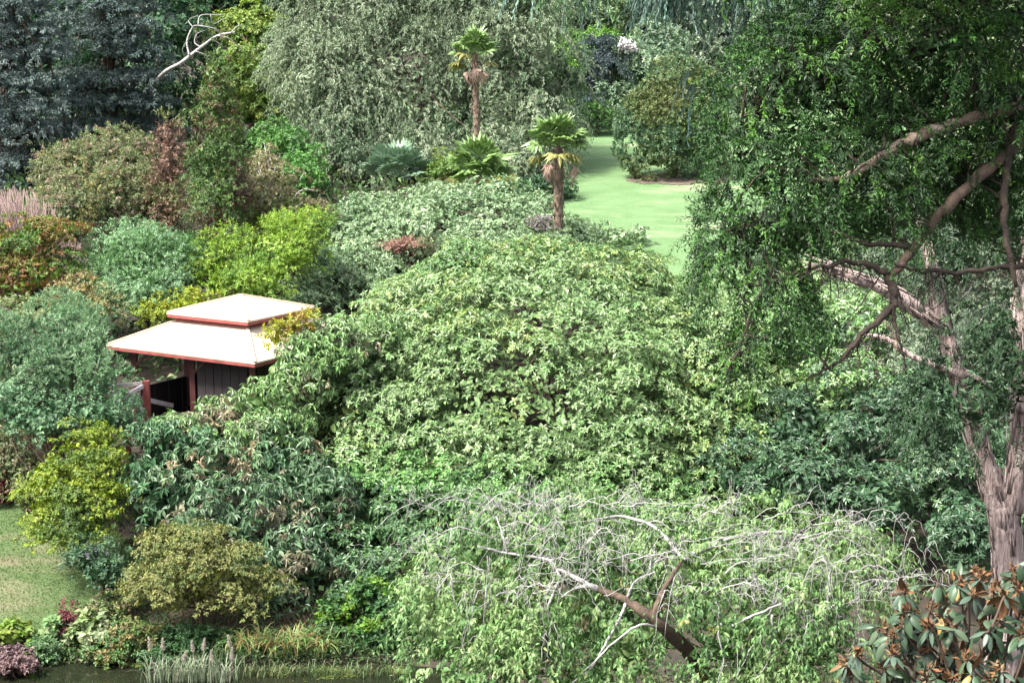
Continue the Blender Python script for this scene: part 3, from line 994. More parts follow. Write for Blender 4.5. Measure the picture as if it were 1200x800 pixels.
plant('tan_shrub', 'tan green shrub with bare pale twigs right of the conical conifer', 'shrub',
      [E(318, 225, 36, 36, 69, 1.6), E(345, 245, 34, 30, 67, 1.5), E(298, 255, 34, 34, 66, 1.5), E(310, 190, 14, 16, 70, .8)], 'broad', [(.17, .155, .085), (.13, .14, .065), (.21, .18, .115), (.11, .14, .05)], 223, cs=.7, poke=1.06, limbs=60, stem_r=.1, limb_r=.05, bark='bark_pale', wood='stem', density=.8)
plant('green_shrub', 'vivid green shrub tucked against the foot of the willow', 'shrub', [E(345, 190, 32, 30, 82, 1.6), E(360, 215, 24, 26, 79, 1.4), E(325, 165, 22, 20, 84, 1.2)], 'broad', [(.07, .16, .045), (.10, .20, .06), (.05, .12, .035)], 224, limbs=16, wood='stem', over=dict(L=.2, W=.1, pr=.7, cr=.18))
# pink bare twiggy shrub
rng = np.random.default_rng(31)
pb = U(45, 300, 60.5)
pb[2] = gz(pb[0], pb[1])
ps = thing('twiggy_shrub', 'leafless pinkish shrub of fine upright twigs at the left edge', 'shrub', pb)
paths = []
for i in range(420):
    tip = U(rng.uniform(-20, 108), 0, 60.5 + rng.normal() * 1.0)
    tpx, _ = project(tip[None])
    ty = np.interp(tpx[0], [-20, 20, 50, 80, 105], [222, 216, 226, 262, 300]) + abs(rng.normal()) * 22
    tip = U(tpx[0], ty, tip[1])
    s0 = pb * .55 + np.array([tip[0], tip[1], 0]) * .45
    s0[2] = gz(s0[0], s0[1]) + .4
    mid = s0 * .45 + tip * .55 + rng.normal(size=3) * .14
    paths.append(smooth_path([s0, mid, tip], [.022, .015, .008], 3))
M['pink_twig'] = plain_mat('pinkish_twig', (.28, .19, .18), .8, .3)
tubes('twigs', paths, M['pink_twig'], pb, ps, 3, kind='stuff')
tubes('stem', [smooth_path([pb - np.array([0, 0, .2]), pb + np.array([.1, 0, .8]), pb + np.array([.2, .1, 1.6])], [.08, .06, .04], 3)], M['pink_twig'], pb, ps, 5)

plant('japanese_maple', 'bronze and green layered maple at the left edge above the grey green dome', 'maple',
      [E(35, 290, 46, 40, 56, 1.7), E(60, 320, 46, 34, 55, 1.6), E(15, 335, 50, 36, 54.5, 1.6), E(60, 275, 22, 18, 57, 1.0)], 'maple', [(.12, .115, .035, 2), (.17, .10, .045, 2), (.085, .14, .03, 2), (.06, .11, .03, 1)], 225, cs=1.0, limbs=30, stem_r=.09, over=dict(pr=.6, L=.12, W=.07))
MINT = [(.15, .24, .13, 2), (.19, .29, .17, 2), (.11, .20, .085, 2), (.07, .14, .055, 1)]
plant('mint_shrub', 'pale mint green shrub behind the left end of the pavilion roof', 'shrub',
      [E(160, 305, 46, 40, 58, 1.7), E(130, 335, 36, 32, 56, 1.4), E(190, 310, 40, 40, 57.5, 1.6), E(170, 350, 44, 30, 55, 1.4), E(160, 278, 22, 18, 59, 1.0), E(205, 330, 34, 34, 57, 1.3)], 'feather', MINT, 226, cs=1.2, limbs=30, stem_r=.08, wood='stem')
plant('lime_shrub', 'bright lime green upright shrub behind the pavilion ridge', 'shrub',
      [E(320, 300, 42, 42, 58, 1.6), E(350, 290, 32, 36, 59, 1.4), E(280, 310, 36, 40, 58, 1.4), E(300, 335, 44, 26, 56, 1.3), E(375, 268, 14, 20, 60, .8), E(335, 268, 18, 14, 59.5, .8), E(250, 320, 26, 34, 57.5, 1.1)], 'feather', [(.16, .25, .05, 3), (.22, .31, .075, 2), (.11, .19, .045, 2)], 227, cs=1.0, limbs=30, stem_r=.08, wood='stem')
plant('yellow_shrub', 'low yellow green shrub touching the back edge of the pavilion roof', 'shrub', [E(225, 357, 34, 14, 54.5, 1.0), E(195, 366, 30, 12, 54, .9)], 'broad', [(.22, .25, .04), (.15, .20, .035)], 228, limbs=14, wood='stem')
plant('straw_shrub', 'straw coloured wispy shrub between the maple and the mint shrub', 'shrub', [E(92, 352, 24, 20, 53.5, .9), E(118, 360, 16, 18, 53, .8)], 'feather', [(.24, .21, .11), (.18, .19, .09)], 229, limbs=14, wood='stem')
plant('sage_shrub', 'low sage green shrub at the left edge behind the grey green dome', 'shrub', [E(25, 375, 40, 18, 50, 1.2), E(-5, 390, 30, 24, 49, 1.0)], 'broad', [(.15, .19, .09), (.20, .24, .13)], 230, limbs=14, wood='stem')

# grey green dome left of the pavilion
plant('dome_shrub', 'grey green dome shaped shrub with bare tan stems left of the pavilion', 'shrub',
      [E(75, 415, 62, 52, 45, 1.5), E(40, 440, 56, 44, 44, 1.4), E(110, 440, 42, 46, 44, 1.2), E(90, 395, 46, 34, 46, 1.2), E(10, 420, 40, 46, 44.5, 1.2)], 'upright', [(.135, .22, .12, 3), (.19, .27, .165, 2), (.095, .165, .09, 2)], 231, cs=.9, limbs=90, stem_r=.07, limb_r=.035, bark='bark_tan', wood='stem', minz=-.1, density=.9)
plant('dome_shrub', 'lower grey green shrub below the dome beside the railing', 'shrub',
      [E(60, 490, 50, 26, 42.5, 1.0), E(115, 482, 38, 24, 43, 1.0), E(15, 480, 36, 24, 42.5, .9), E(140, 495, 22, 16, 43, .7)], 'broad', [(.09, .165, .09, 2), (.13, .21, .12, 2), (.06, .12, .06, 1)], 232, cs=.8, limbs=30, stem_r=.05, bark='bark_tan', wood='stem')
plant('olive_shrub', 'dull olive shrub above the corner of the small lawn', 'shrub',
      [E(22, 540, 38, 38, 44.3, 1.2), E(50, 525, 28, 28, 44.5, 1.0), E(0, 520, 28, 28, 45, 1.0), E(40, 580, 24, 34, 43.2, .9)], 'broad', [(.11, .14, .065, 2), (.14, .165, .085, 2), (.16, .13, .08, 1), (.075, .10, .045, 1)], 233, cs=.8, limbs=24, wood='stem')
plant('yellow_bush', 'bright yellow green bush between the small lawn and the rhododendrons', 'bush',
      [E(100, 540, 46, 38, 41, 1.2), E(75, 580, 40, 46, 40.3, 1.1), E(115, 590, 36, 50, 40, 1.1), E(85, 620, 48, 36, 39.3, 1.1), E(130, 530, 24, 22, 41.2, .7), E(105, 515, 18, 14, 41.3, .5), E(55, 560, 22, 26, 41, .7)],
      'maple', [(.135, .185, .032, 3), (.18, .225, .045, 2), (.09, .14, .03, 3), (.055, .095, .025, 1)], 234, cs=.8, limbs=36, wood='stem', over=dict(pf=.3, pr=.36, L=.095, cr=.095))
plant('red_shrub', 'small dark crimson shrub at the edge of the small lawn', 'shrub', [E(6, 585, 14, 22, 44.3, .6)], 'broad', [(.06, .01, .014), (.10, .02, .025)], 235, limbs=10, wood='stem')
plant('dark_shrub', 'dark leafy shrub with mauve flowers between the small lawn and the low maple', 'shrub', [E(130, 672, 22, 26, 37.6, .6), E(105, 660, 20, 16, 38, .5)], 'broad', [(.035, .075, .04), (.06, .11, .055), (.05, .09, .045)], 236, limbs=10, wood='stem',
      extra=[([E(112, 660, 12, 8, 37.6, .3)], 'herb', [(.36, .28, .40)], .05)])
plant('japanese_maple', 'low spreading olive gold maple at the edge of the pond', 'maple',
      [E(232, 660, 78, 42, 37.2, 1.5), E(200, 690, 54, 36, 36.6, 1.2), E(270, 690, 50, 40, 36.6, 1.2), E(230, 634, 50, 18, 37.6, 1.1)],
      'maple', [(.125, .14, .05, 3), (.165, .17, .065, 2), (.09, .12, .04, 2)], 237, cs=.7, limbs=40, stem_r=.07, over=dict(pr=.42, pf=.09, pd=.8, inner=.45, cr=.08, L=.085, W=.045), minz=-.25, density=1.0, lumps=4, lump=.36)

# ------------------------------------------------------------------ the rhododendron mounds
G_RH = 'rhododendron mounds filling the middle of the garden'
YG = [(0.172, 0.236, 0.075, 3), (0.218, 0.282, 0.103, 3), (0.132, 0.207, 0.069, 3), (0.241, 0.287, 0.075, 1), (0.253, 0.218, 0.103, 0.2)]
GG = [(0.138, 0.224, 0.092, 3), (0.184, 0.27, 0.127, 3), (0.109, 0.196, 0.069, 2), (0.224, 0.27, 0.115, 0.8)]
MG = [(0.092, 0.184, 0.063, 3), (0.132, 0.236, 0.086, 3), (0.069, 0.149, 0.048, 2)]
DG = [(.055, .115, .055, 3), (.085, .155, .08, 3), (.045, .095, .045, 2)]
SH = [(.035, .075, .036, 3), (.055, .105, .052, 2.5), (.026, .058, .028, 2), (.075, .13, .06, 1)]  # DG greens turned down: shade on the right bank put into leaf colour
BG = [(0.167, 0.241, 0.132, 3), (0.218, 0.293, 0.172, 3), (0.127, 0.201, 0.103, 2)]


def rh(label, lobes, pal, seed, species='rhodo', **kw):
    return plant('rhododendron', label, 'rhododendron', lobes, species, pal, seed, G_RH, cs=kw.pop('cs', 1.8), bark='bark_brown', stem_r=.09, wood='stem', limbs=kw.pop('limbs', 30), lumps=kw.pop('lumps', 4), lump=kw.pop('lump', .22), **kw)


rh('pale blue green rhododendron mound in front of the palms', [(np.array([-2.3, 70, 4.5]), np.array([6.9, 8.6, 4.15])), (np.array([-6.0, 66, 4.0]), np.array([3.6, 5.5, 3.4]))], BG, 301, 'rhodo_s',
   lumps=30, lump=.14, cs=2.4, over=dict(L=.17, W=.07, pr=.65, cr=.17, pd=1.2))
rh('pale green rhododendron hump behind the shorter palm', [E(665, 286, 64, 20, 71, 2.5), E(722, 280, 38, 20, 70, 2)], BG[:2] + GG[:1], 302, 'rhodo_s', over=dict(L=.2, W=.07, pr=.75, cr=.2))
rh('blue green rhododendron spilling behind the pavilion ridge', [E(375, 325, 50, 40, 62, 2.2), E(425, 330, 50, 34, 62, 2.2), E(350, 348, 36, 24, 58, 1.4)], BG, 303, 'rhodo_s', over=dict(L=.17, W=.06, pr=.65, cr=.17))
def W(x, y, z, rx, ry, rz):
    return (np.array([x, y, z], float), np.array([rx, ry, rz], float))


rh('great smooth pale green rhododendron dome filling the middle of the picture', [W(.9, 52, 2.0, 7.8, 11.3, 6.25), W(-3.4, 50, 1.6, 4.4, 8.2, 4.6), W(5.2, 51, 1.6, 5.0, 9.5, 5.3)],
   [(.155, .23, .105, 3), (.12, .20, .08, 3), (.19, .26, .13, 3), (.165, .24, .09, 2), (.21, .26, .10, .8), (.10, .175, .07, 1.5)], 304, lumps=45, lump=.13, cs=2.6, limbs=60, over=dict(pd=1.2, L=.15, W=.062, cr=.143))
rh('fresh green rhododendron front above the cherry twigs', [E(430, 560, 60, 44, 43.4, 1.8), E(520, 575, 70, 44, 42, 1.7), E(610, 575, 70, 44, 42, 1.7), E(700, 575, 70, 44, 42, 1.7), E(780, 565, 56, 46, 42.6, 1.8)], MG + GG[:1], 307)
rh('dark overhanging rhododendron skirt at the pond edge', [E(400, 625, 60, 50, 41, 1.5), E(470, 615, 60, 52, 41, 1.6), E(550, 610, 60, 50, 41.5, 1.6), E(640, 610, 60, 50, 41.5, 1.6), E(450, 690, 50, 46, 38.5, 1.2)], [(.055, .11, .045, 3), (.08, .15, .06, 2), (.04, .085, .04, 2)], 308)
rh('grey green large leaved rhododendron beside the pavilion wall', [E(285, 482, 46, 32, 44.2, 1.3), E(336, 464, 44, 32, 44.3, 1.1), E(366, 430, 36, 30, 44.6, 1.0), E(358, 408, 24, 18, 44.9, .8), E(384, 394, 26, 20, 45.5, .8), E(392, 416, 44, 34, 45.0, 1.0), E(432, 402, 40, 32, 46.0, 1.0), E(236, 508, 46, 26, 43.4, 1.1), E(300, 510, 56, 34, 43.2, 1.3)], GG[:2] + [(.15, .19, .11), (.22, .195, .13)], 309, 'rhodo_l', cs=1.0)
rh('rhododendron with pinkish tan new growth below the pavilion', [E(190, 538, 40, 38, 42, 1.2), E(250, 550, 60, 46, 42, 1.4), E(320, 540, 52, 44, 42.4, 1.4), E(180, 590, 36, 46, 40.6, 1.1)], DG + [(.12, .185, .10, 3), (.23, .195, .13, .9)], 310, 'rhodo_l', cs=.9)
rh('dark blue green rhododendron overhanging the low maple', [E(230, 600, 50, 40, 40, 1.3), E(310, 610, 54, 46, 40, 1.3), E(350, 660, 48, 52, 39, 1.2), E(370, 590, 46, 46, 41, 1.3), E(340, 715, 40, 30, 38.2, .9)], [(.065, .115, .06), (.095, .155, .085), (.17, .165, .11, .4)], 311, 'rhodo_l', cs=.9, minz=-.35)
rh('green rhododendron flank below the yew branch tips', [E(840, 400, 60, 60, 52, 2.2), E(920, 400, 70, 60, 50, 2.2), E(850, 480, 66, 52, 47, 1.9), E(1000, 390, 70, 60, 50, 2.2), E(850, 345, 50, 36, 58, 2), E(920, 345, 60, 40, 57, 2), E(985, 450, 60, 44, 46, 1.8)], GG[:3] + [(.11, .17, .10)], 312, over=dict(L=.165, W=.065, cr=.15))
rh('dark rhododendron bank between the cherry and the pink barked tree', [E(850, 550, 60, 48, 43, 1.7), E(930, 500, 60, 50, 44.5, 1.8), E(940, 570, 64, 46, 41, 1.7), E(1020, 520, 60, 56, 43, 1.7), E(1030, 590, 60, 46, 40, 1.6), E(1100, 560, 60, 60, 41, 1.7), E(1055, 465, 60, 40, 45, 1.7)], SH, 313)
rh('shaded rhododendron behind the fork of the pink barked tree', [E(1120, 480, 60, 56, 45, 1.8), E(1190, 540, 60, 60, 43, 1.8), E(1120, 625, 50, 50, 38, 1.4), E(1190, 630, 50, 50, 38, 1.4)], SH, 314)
plant('pale_shrub', 'pale silvery shrub seen between the two leaning pink limbs', 'shrub', [E(1060, 345, 70, 60, 52, 2.0), E(1150, 340, 70, 70, 52, 2.0), E(1080, 420, 60, 46, 47, 1.6), E(1170, 420, 60, 50, 48, 1.6)], 'feather', [(.15, .19, .13), (.20, .24, .17), (.10, .14, .09)], 315, cs=1, limbs=60, bark='bark_pale', wood='stem')
plant('dark_tree', 'dark evergreen behind the yew on the right slope', 'tree', [E(1000, 290, 90, 60, 66, 3), E(1120, 280, 90, 70, 66, 3), E(1200, 330, 70, 80, 62, 3), E(1060, 220, 90, 60, 70, 3), E(1180, 200, 80, 70, 70, 3), E(930, 300, 60, 50, 66, 2.5)], 'broad', [(.05, .085, .045), (.08, .12, .06), (.10, .14, .08)], 316, cs=1.5, limbs=50, stem_r=.2, limb_r=.06, over=dict(L=.22, W=.11, pr=.8, cr=.22))
plant('lime_seedling', 'young lime leaved sapling in the shade at the pond edge', 'shrub', [E(430, 700, 18, 16, 36.8, .4), E(400, 722, 18, 18, 36.8, .4), E(455, 720, 20, 26, 36.6, .4), E(425, 745, 40, 22, 36.4, .5)], 'herb', [(.10, .18, .035, 1), (.05, .11, .035, 2), (.035, .08, .03, 2)], 317, limbs=16, wood='stem', cs=.4, over=dict(L=.12, W=.075, pr=.22))
def on_lobe(px, py, lobe):
    c, r = lobe
    d = (U(px, py, 60) - CAMP)
    d = d / np.linalg.norm(d)
    o = (CAMP - c) / r
    q = d / r
    A_, B_, C_ = q @ q, 2 * o @ q, o @ o - 1
    D_ = B_ * B_ - 4 * A_ * C_
    t = (-B_ - math.sqrt(max(D_, 0))) / (2 * A_)
    return (CAMP + d * t)[1]


BGL = (np.array([-2.3, 70, 4.5]), np.array([6.9, 8.6, 4.15]))
plant('pink_blossom', 'strip of pinkish red blossom in a hollow of the pale mound', 'flowers', [E(462, 291, 22, 5, on_lobe(462, 291, BGL) - .3, .7), E(492, 286, 14, 5, on_lobe(492, 286, BGL) - .3, .7)], 'broad', [(.20, .10, .085), (.26, .17, .14), (.12, .13, .07)], 318, limbs=8, wood='stem', crown='blossom', over=dict(pr=.25, cr=.1, L=.10, W=.05), floor=False)
plant('mauve_blossom', 'greyish mauve flower clump beneath the shorter palm', 'flowers', [E(632, 263, 14, 5, on_lobe(632, 263, BGL) - .3, .6)], 'broad', [(.20, .17, .19), (.14, .13, .11)], 319, limbs=8, wood='stem', crown='blossom', over=dict(pr=.25, cr=.1, L=.10, W=.05), floor=False)
plant('yellow_shrub', 'yellow green shrub at the pavilion eave corner', 'shrub', [E(352, 388, 20, 14, 45, .5), E(328, 397, 12, 8, 45, .3)], 'broad', [(.26, .27, .045), (.18, .21, .05), (.22, .15, .05)], 320, limbs=10, wood='stem')

# ------------------------------------------------------------------ palms
def fan_mesh(name, mat, rng, r=.62, pet=.75, seg=15, span=250, droop=.25):
    V, T = [], []
    def quad(a, b, c, d):
        i = len(V)
        V.extend([a, b, c, d])
        T.extend([(i, i + 1, i + 2), (i, i + 2, i + 3)])
    # petiole: a thin three sided stalk along +Y
    w = .018
    p0, p1 = np.array([0, 0, 0.]), np.array([0, pet, -.02])
    for a in range(3):
        o1 = np.array([math.cos(a * 2.094), 0, math.sin(a * 2.094)]) * w
        o2 = np.array([math.cos((a + 1) * 2.094), 0, math.sin((a + 1) * 2.094)]) * w
        quad(p0 + o1, p0 + o2, p1 + o2 * .7, p1 + o1 * .7)
    for s in range(seg):
        th = math.radians(-span / 2 + span * (s + .5) / seg) + rng.normal() * .03
        ln = r * (1 - .22 * abs(th) / 2.2) * rng.uniform(.85, 1.1)
        dr = np.array([math.sin(th), math.cos(th), 0])
        si = np.array([math.cos(th), -math.sin(th), 0])
        wd = ln * math.radians(span / seg) * .55
        up = np.array([0, 0, 1.0])
        m = p1 + dr * ln * .55 + up * (.05 * (s % 2) - .02)
        tip = p1 + dr * ln - up * ln * droop * rng.uniform(.3, 1.6)
        i = len(V)
        V.extend([p1, m + si * wd - up * .03, tip, m - si * wd - up * .03, m + up * .03])
        T.extend([(i, i + 1, i + 4), (i + 1, i + 2, i + 4), (i + 2, i + 3, i + 4), (i + 3, i, i + 4)])
    return mesh_tris(name, np.array(V), np.array(T), mat)


rng = np.random.default_rng(41)
FAN = {
    'g': [fan_mesh('frond', M['frond'], rng) for _ in range(3)],
    'b': [fan_mesh('frond', M['frond_blue'], rng, droop=.1) for _ in range(2)],
    'y': [fan_mesh('frond', M['frond_yellow'], rng, droop=.4) for _ in range(2)],
    'd': [fan_mesh('frond', M['frond_dead'], rng, r=.5, seg=11, span=150, droop=.9) for _ in range(3)],
}


def palm(name, label, base, top, r0, r1, scale, fr, seed):
    """fr: list of (kind, count, elevation from, elevation to)."""
    rng = np.random.default_rng(seed)
    root = thing(name, label, 'palm', base, 'palms above the rhododendrons')
    h = top[2] - base[2]
    if h > .8:
        n = max(6, int(h / .13))
        t = np.linspace(0, 1, n)
        P = base + (top - base) * t[:, None] + np.stack([np.sin(t * 3) * .04, np.cos(t * 2) * .03, 0 * t], -1)
        R = (r0 + (r1 - r0) * t) * (1 + .13 * (np.arange(n) % 2)) * rng.uniform(.92, 1.08, n)
        P = np.vstack([P[0] - np.array([0, 0, .4]), P])
        R = np.concatenate([[r0], R])
        tubes('trunk', [(P, R)], M['fibre'], base, root, 9)
        # old leaf bases sticking out of the trunk
        paths = []
        for i in range(int(h * 26)):
            tt = rng.random()
            a = rng.random() * 6.28
            q = base + (top - base) * tt
            o = np.array([math.cos(a), math.sin(a), 0])
            rr = r0 + (r1 - r0) * tt
            paths.append((np.array([q + o * rr * .8, q + o * (rr + .05) + np.array([0, 0, .06]), q + o * (rr + .09) + np.array([0, 0, .10 if rng.random() < .6 else -.12])]), np.array([.03, .022, .008])))
        tubes('leaf_bases', paths, M['fibre'], base, root, 4, kind='stuff')
    i = 0
    for kind, cnt, e0, e1 in fr:
        for j in range(cnt):
            el = math.radians(e0 + (e1 - e0) * (j + .5) / cnt + rng.normal() * 5)
            az = i * 2.39996 + rng.normal() * .15
            i += 1
            me = FAN[kind][i % len(FAN[kind])]
            m = Matrix.Rotation(az, 4, 'Z') @ Matrix.Rotation(el, 4, 'X') @ Matrix.Rotation(rng.normal() * .35, 4, 'Y')
            s = scale * rng.uniform(.85, 1.12)
            o = link('withered_frond' if kind == 'd' else 'frond', me, root)
            o.matrix_local = Matrix.Translation(Vector(top - base) + Vector((0, 0, -.25 * (el < 0)))) @ m @ Matrix.Scale(s, 4)
            if kind == 'd':
                o['label'] = 'withered pinkish brown hanging frond'
            elif kind == 'y':
                o['label'] = 'yellowing frond'
    return root


def onground(px, py, Y):
    p = U(px, py, Y)
    p[2] = gz(p[0], p[1])
    return p


t1 = U(556, 64, 79)
palm('fan_palm', 'tall fan palm with slender pale trunk and pink withered fronds before the willow', onground(559, 200, 79), t1, .17, .14, 1.0, [('g', 22, 88, 5), ('y', 3, 5, -15), ('d', 8, -35, -75)], 51)
t2 = U(654, 172, 65.8)
palm('fan_palm', 'shorter fan palm with a thick shaggy trunk beside the sloping lawn', onground(653, 268, 65.8), t2, .18, .20, 1.1, [('g', 30, 88, 0), ('y', 4, 0, -15), ('d', 4, -25, -55)], 52)
t3 = U(562, 212, 77)
palm('dwarf_palm', 'low green palm with upright fronds at the foot of the tall palm', t3 - np.array([0, 0, .5]), t3, .1, .1, 1.6, [('g', 24, 82, 15), ('y', 4, 12, -12)], 53)
t4 = U(467, 208, 78)
palm('dwarf_palm', 'low blue green palm left of the tall palm against the willow', t4 - np.array([0, 0, .5]), t4, .1, .1, 1.45, [('b', 22, 82, 10)], 54)
plant('yellow_shrub', 'yellow tinted leafy shrub between the two low palms', 'shrub', [E(524, 200, 20, 20, 77.5, .9)], 'broad', [(.16, .22, .05), (.10, .17, .05)], 321, limbs=10, wood='stem', over=dict(pr=.4))
plant('amber_shrub', 'amber leaved low plant at the foot of the low green palm', 'shrub', [E(594, 218, 14, 7, 73, .5)], 'broad', [(.30, .20, .03), (.20, .20, .05)], 322, limbs=8, wood='stem', over=dict(pr=.3))
plant('dark_shrub', 'dark green shrub in the hollow behind the shorter palm trunk', 'shrub', [E(640, 225, 30, 22, 80, 1.4)], 'broad', [(.04, .085, .045), (.07, .12, .06)], 323, limbs=10, wood='stem', over=dict(L=.2, W=.1))

# ------------------------------------------------------------------ pond edge plants
def herb(name, label, cat, lobes, pal, seed, species='herb', **kw):
    plant(name, label, cat, lobes, species, pal, seed, None, cs=kw.pop('cs', .3), limbs=8, stem_r=.02, limb_r=.012, wood='stem', crown='foliage', **kw)


herb('burgundy_plant', 'rounded burgundy leaved plant at the foot of the small lawn', 'plant', [E(88, 728, 16, 14, 36.6, .35)], [(.07, .018, .022), (.11, .03, .036)], 401)
herb('hosta', 'pale cream green hosta clump right of the burgundy plant', 'hosta', [E(105, 742, 22, 12, 36.1, .4), E(112, 722, 10, 8, 36.6, .3)], [(.15, .20, .09), (.21, .25, .14)], 402, 'hosta')
herb('hosta', 'green hosta clump left of the burgundy plant', 'hosta', [E(66, 737, 14, 11, 36.4, .3)], [(.12, .20, .08), (.18, .25, .12)], 403, 'hosta')
herb('lime_plant', 'lime green plant at the lower left edge of the lawn', 'plant', [E(8, 748, 22, 18, 36.1, .5)], [(.11, .17, .035), (.15, .20, .05)], 404, 'hosta')
herb('heather', 'low purplish heather mat at the lower left corner', 'heather', [E(15, 779, 30, 8, 34.9, .4), E(0, 770, 26, 7, 35.1, .3)], [(.11, .07, .075), (.15, .10, .10)], 405, minz=0, floor=False)
herb('marsh_plant', 'brown tinged leafy marsh plant between the pale hosta and the low maple', 'plant', [E(155, 750, 34, 18, 36.0, .6), E(130, 765, 26, 14, 35.7, .4)], [(.12, .17, .06), (.17, .15, .07), (.07, .13, .045)], 406)
herb('marsh_plant', 'dark green marsh plants in the shade under the low maple', 'plant', [E(225, 752, 46, 14, 36.2, .5), E(190, 770, 30, 10, 35.6, .4)], [(.04, .09, .035), (.06, .12, .05)], 407)
herb('marsh_plant', 'small green plants on the grey bank left of the pond', 'plant', [E(55, 764, 14, 10, 35.7, .25)], [(.10, .17, .08), (.07, .13, .05)], 408)
herb('marsh_plant', 'brownish stems and leaves right of the burgundy plant', 'plant', [E(128, 715, 20, 16, 36.9, .45)], [(.11, .10, .055), (.09, .13, .05)], 409)
herb('fern', 'dull green fern under the dark rhododendron at the pond', 'fern', [E(372, 742, 20, 12, 36.2, .4)], [(.06, .11, .045), (.09, .15, .06)], 410, 'feather', over=dict(L=.08, W=.03, pr=.25, tl=.2))
# stone on the bank
rng = np.random.default_rng(9)
sc = onground(53, 760, 35.8)
u = unit(rng, 220)
def rock(label, px, py, Y, r, seed):
    import bmesh
    c = onground(px, py, Y)
    bm = bmesh.new()
    bmesh.ops.create_icosphere(bm, subdivisions=3, radius=1)
    for v in bm.verts:
        n = vnoise(np.array([v.co[:]]) + seed * 3.1, .7, seed)[0]
        v.co = Vector((v.co.x * r[0], v.co.y * r[1], v.co.z * r[2])) * (.75 + .5 * n)
    me = bpy.data.meshes.new('rock')
    bm.to_mesh(me)
    bm.free()
    me.materials.append(M['stone'])
    link('rock', me, None, tuple(c), label=label, category='rock')


rock('pinkish grey boulder on the bank under the green hosta', 52, 757, 35.9, (.42, .35, .20), 3)
rock('flat dull stone at the water edge by the heather', 30, 790, 34.9, (.5, .3, .12), 4)


def strap_clump(name, label, cat, pts, n, h, w, pal, seed, arch=.9, plume=None):
    rng = np.random.default_rng(seed)
    base = onground(*pts[len(pts) // 2])
    base[2] = max(base[2], 0)
    root = thing(name, label, cat, base)
    V, T, C = [], [], []
    for i in range(n):
        p = onground(*pts[rng.integers(len(pts))])
        p[2] = max(p[2], -.05)
        p = p + np.array([rng.normal() * .16, rng.normal() * .1, 0])
        a = rng.random() * 6.28
        o = np.array([math.cos(a), math.sin(a), 0])
        hh = h * rng.uniform(.6, 1.2)
        side = np.array([-o[1], o[0], 0]) * w * .5
        ar = arch * rng.uniform(.5, 1.3)
        col = np.array(pal[rng.integers(len(pal))]) * math.exp(rng.normal() * .2)
        k0 = len(V)
        m = 5
        for j in range(m + 1):
            t = j / m
            q = p + o * hh * ar * t * t * .9 + np.array([0, 0, hh * (t * 1.15 - ar * .75 * t ** 3)])
            ww = (1 - t ** 2) + .04
            V.extend([q - side * ww, q + side * ww])
            C.extend([col, col])
        for j in range(m):
            k = k0 + 2 * j
            T.extend([(k, k + 1, k + 3), (k, k + 3, k + 2)])
    link('foliage', mesh_tris('foliage', np.array(V) - base, np.array(T), M['soft'], np.array(C)), root, kind='stuff')
    if plume:
        for i in range(plume[0]):
            p = onground(*pts[rng.integers(len(pts))]) + np.array([rng.normal() * .25, rng.normal() * .15, 0])
            p[2] = max(p[2], 0)
            hh = h * rng.uniform(1.05, 1.5)
            lean = np.array([rng.normal() * .12, rng.normal() * .1, 0])
            q = p + lean + np.array([0, 0, hh])
            tubes('stalk', [smooth_path([p, p * .5 + q * .5, q], [.008, .006, .004], 3)], M['pink_twig'], base, root, 3)
            m = 170
            t = rng.random(m)
            B = q + np.array([0, 0, -1.0]) * (t[:, None] * .30) + lean * -t[:, None] * .3
            d = norm(np.array([0, 0, 1.0]) + unit(rng, m) * .8)
            c = np.tile(np.array([.50, .46, .40]), (m, 1)) * np.exp(rng.normal(size=(m, 1)) * .12)
            build_leaves('plume', [B, d, unit(rng, m), .07 * (.5 + t), np.full(m, .012), c], M['soft'], base, root)
    return root


strap_clump('daylily', 'arching strap leaved daylily clump at the pond under the dark rhododendron', 'daylily',
            [(x, 775, 36.0 - .25 * abs(math.sin(x))) for x in range(285, 395, 10)], 420, .75, .035, [(.12, .22, .06), (.16, .26, .09), (.22, .24, .09), (.26, .17, .07)], 61)
strap_clump('pampas_grass', 'clump of plumed silver grass at the bottom edge of the pond', 'grass',
            [(x, 800, 34.6 - .1 * (x % 3)) for x in range(185, 275, 9)], 260, .75, .018, [(.25, .30, .20), (.33, .36, .27), (.16, .23, .12)], 62, .6, plume=(8,))
strap_clump('reeds', 'thin dark reeds in the water under the low maple', 'reeds', [(x, 772, 35.4) for x in range(215, 290, 12)], 160, .45, .018, [(.05, .10, .04), (.07, .12, .05)], 63, .5)
strap_clump('reeds', 'green rushes in front of the lime sapling at the pond', 'reeds', [(x, 778, 35.9) for x in range(400, 460, 10)], 160, .45, .02, [(.08, .15, .05), (.06, .12, .04)], 64, .6)


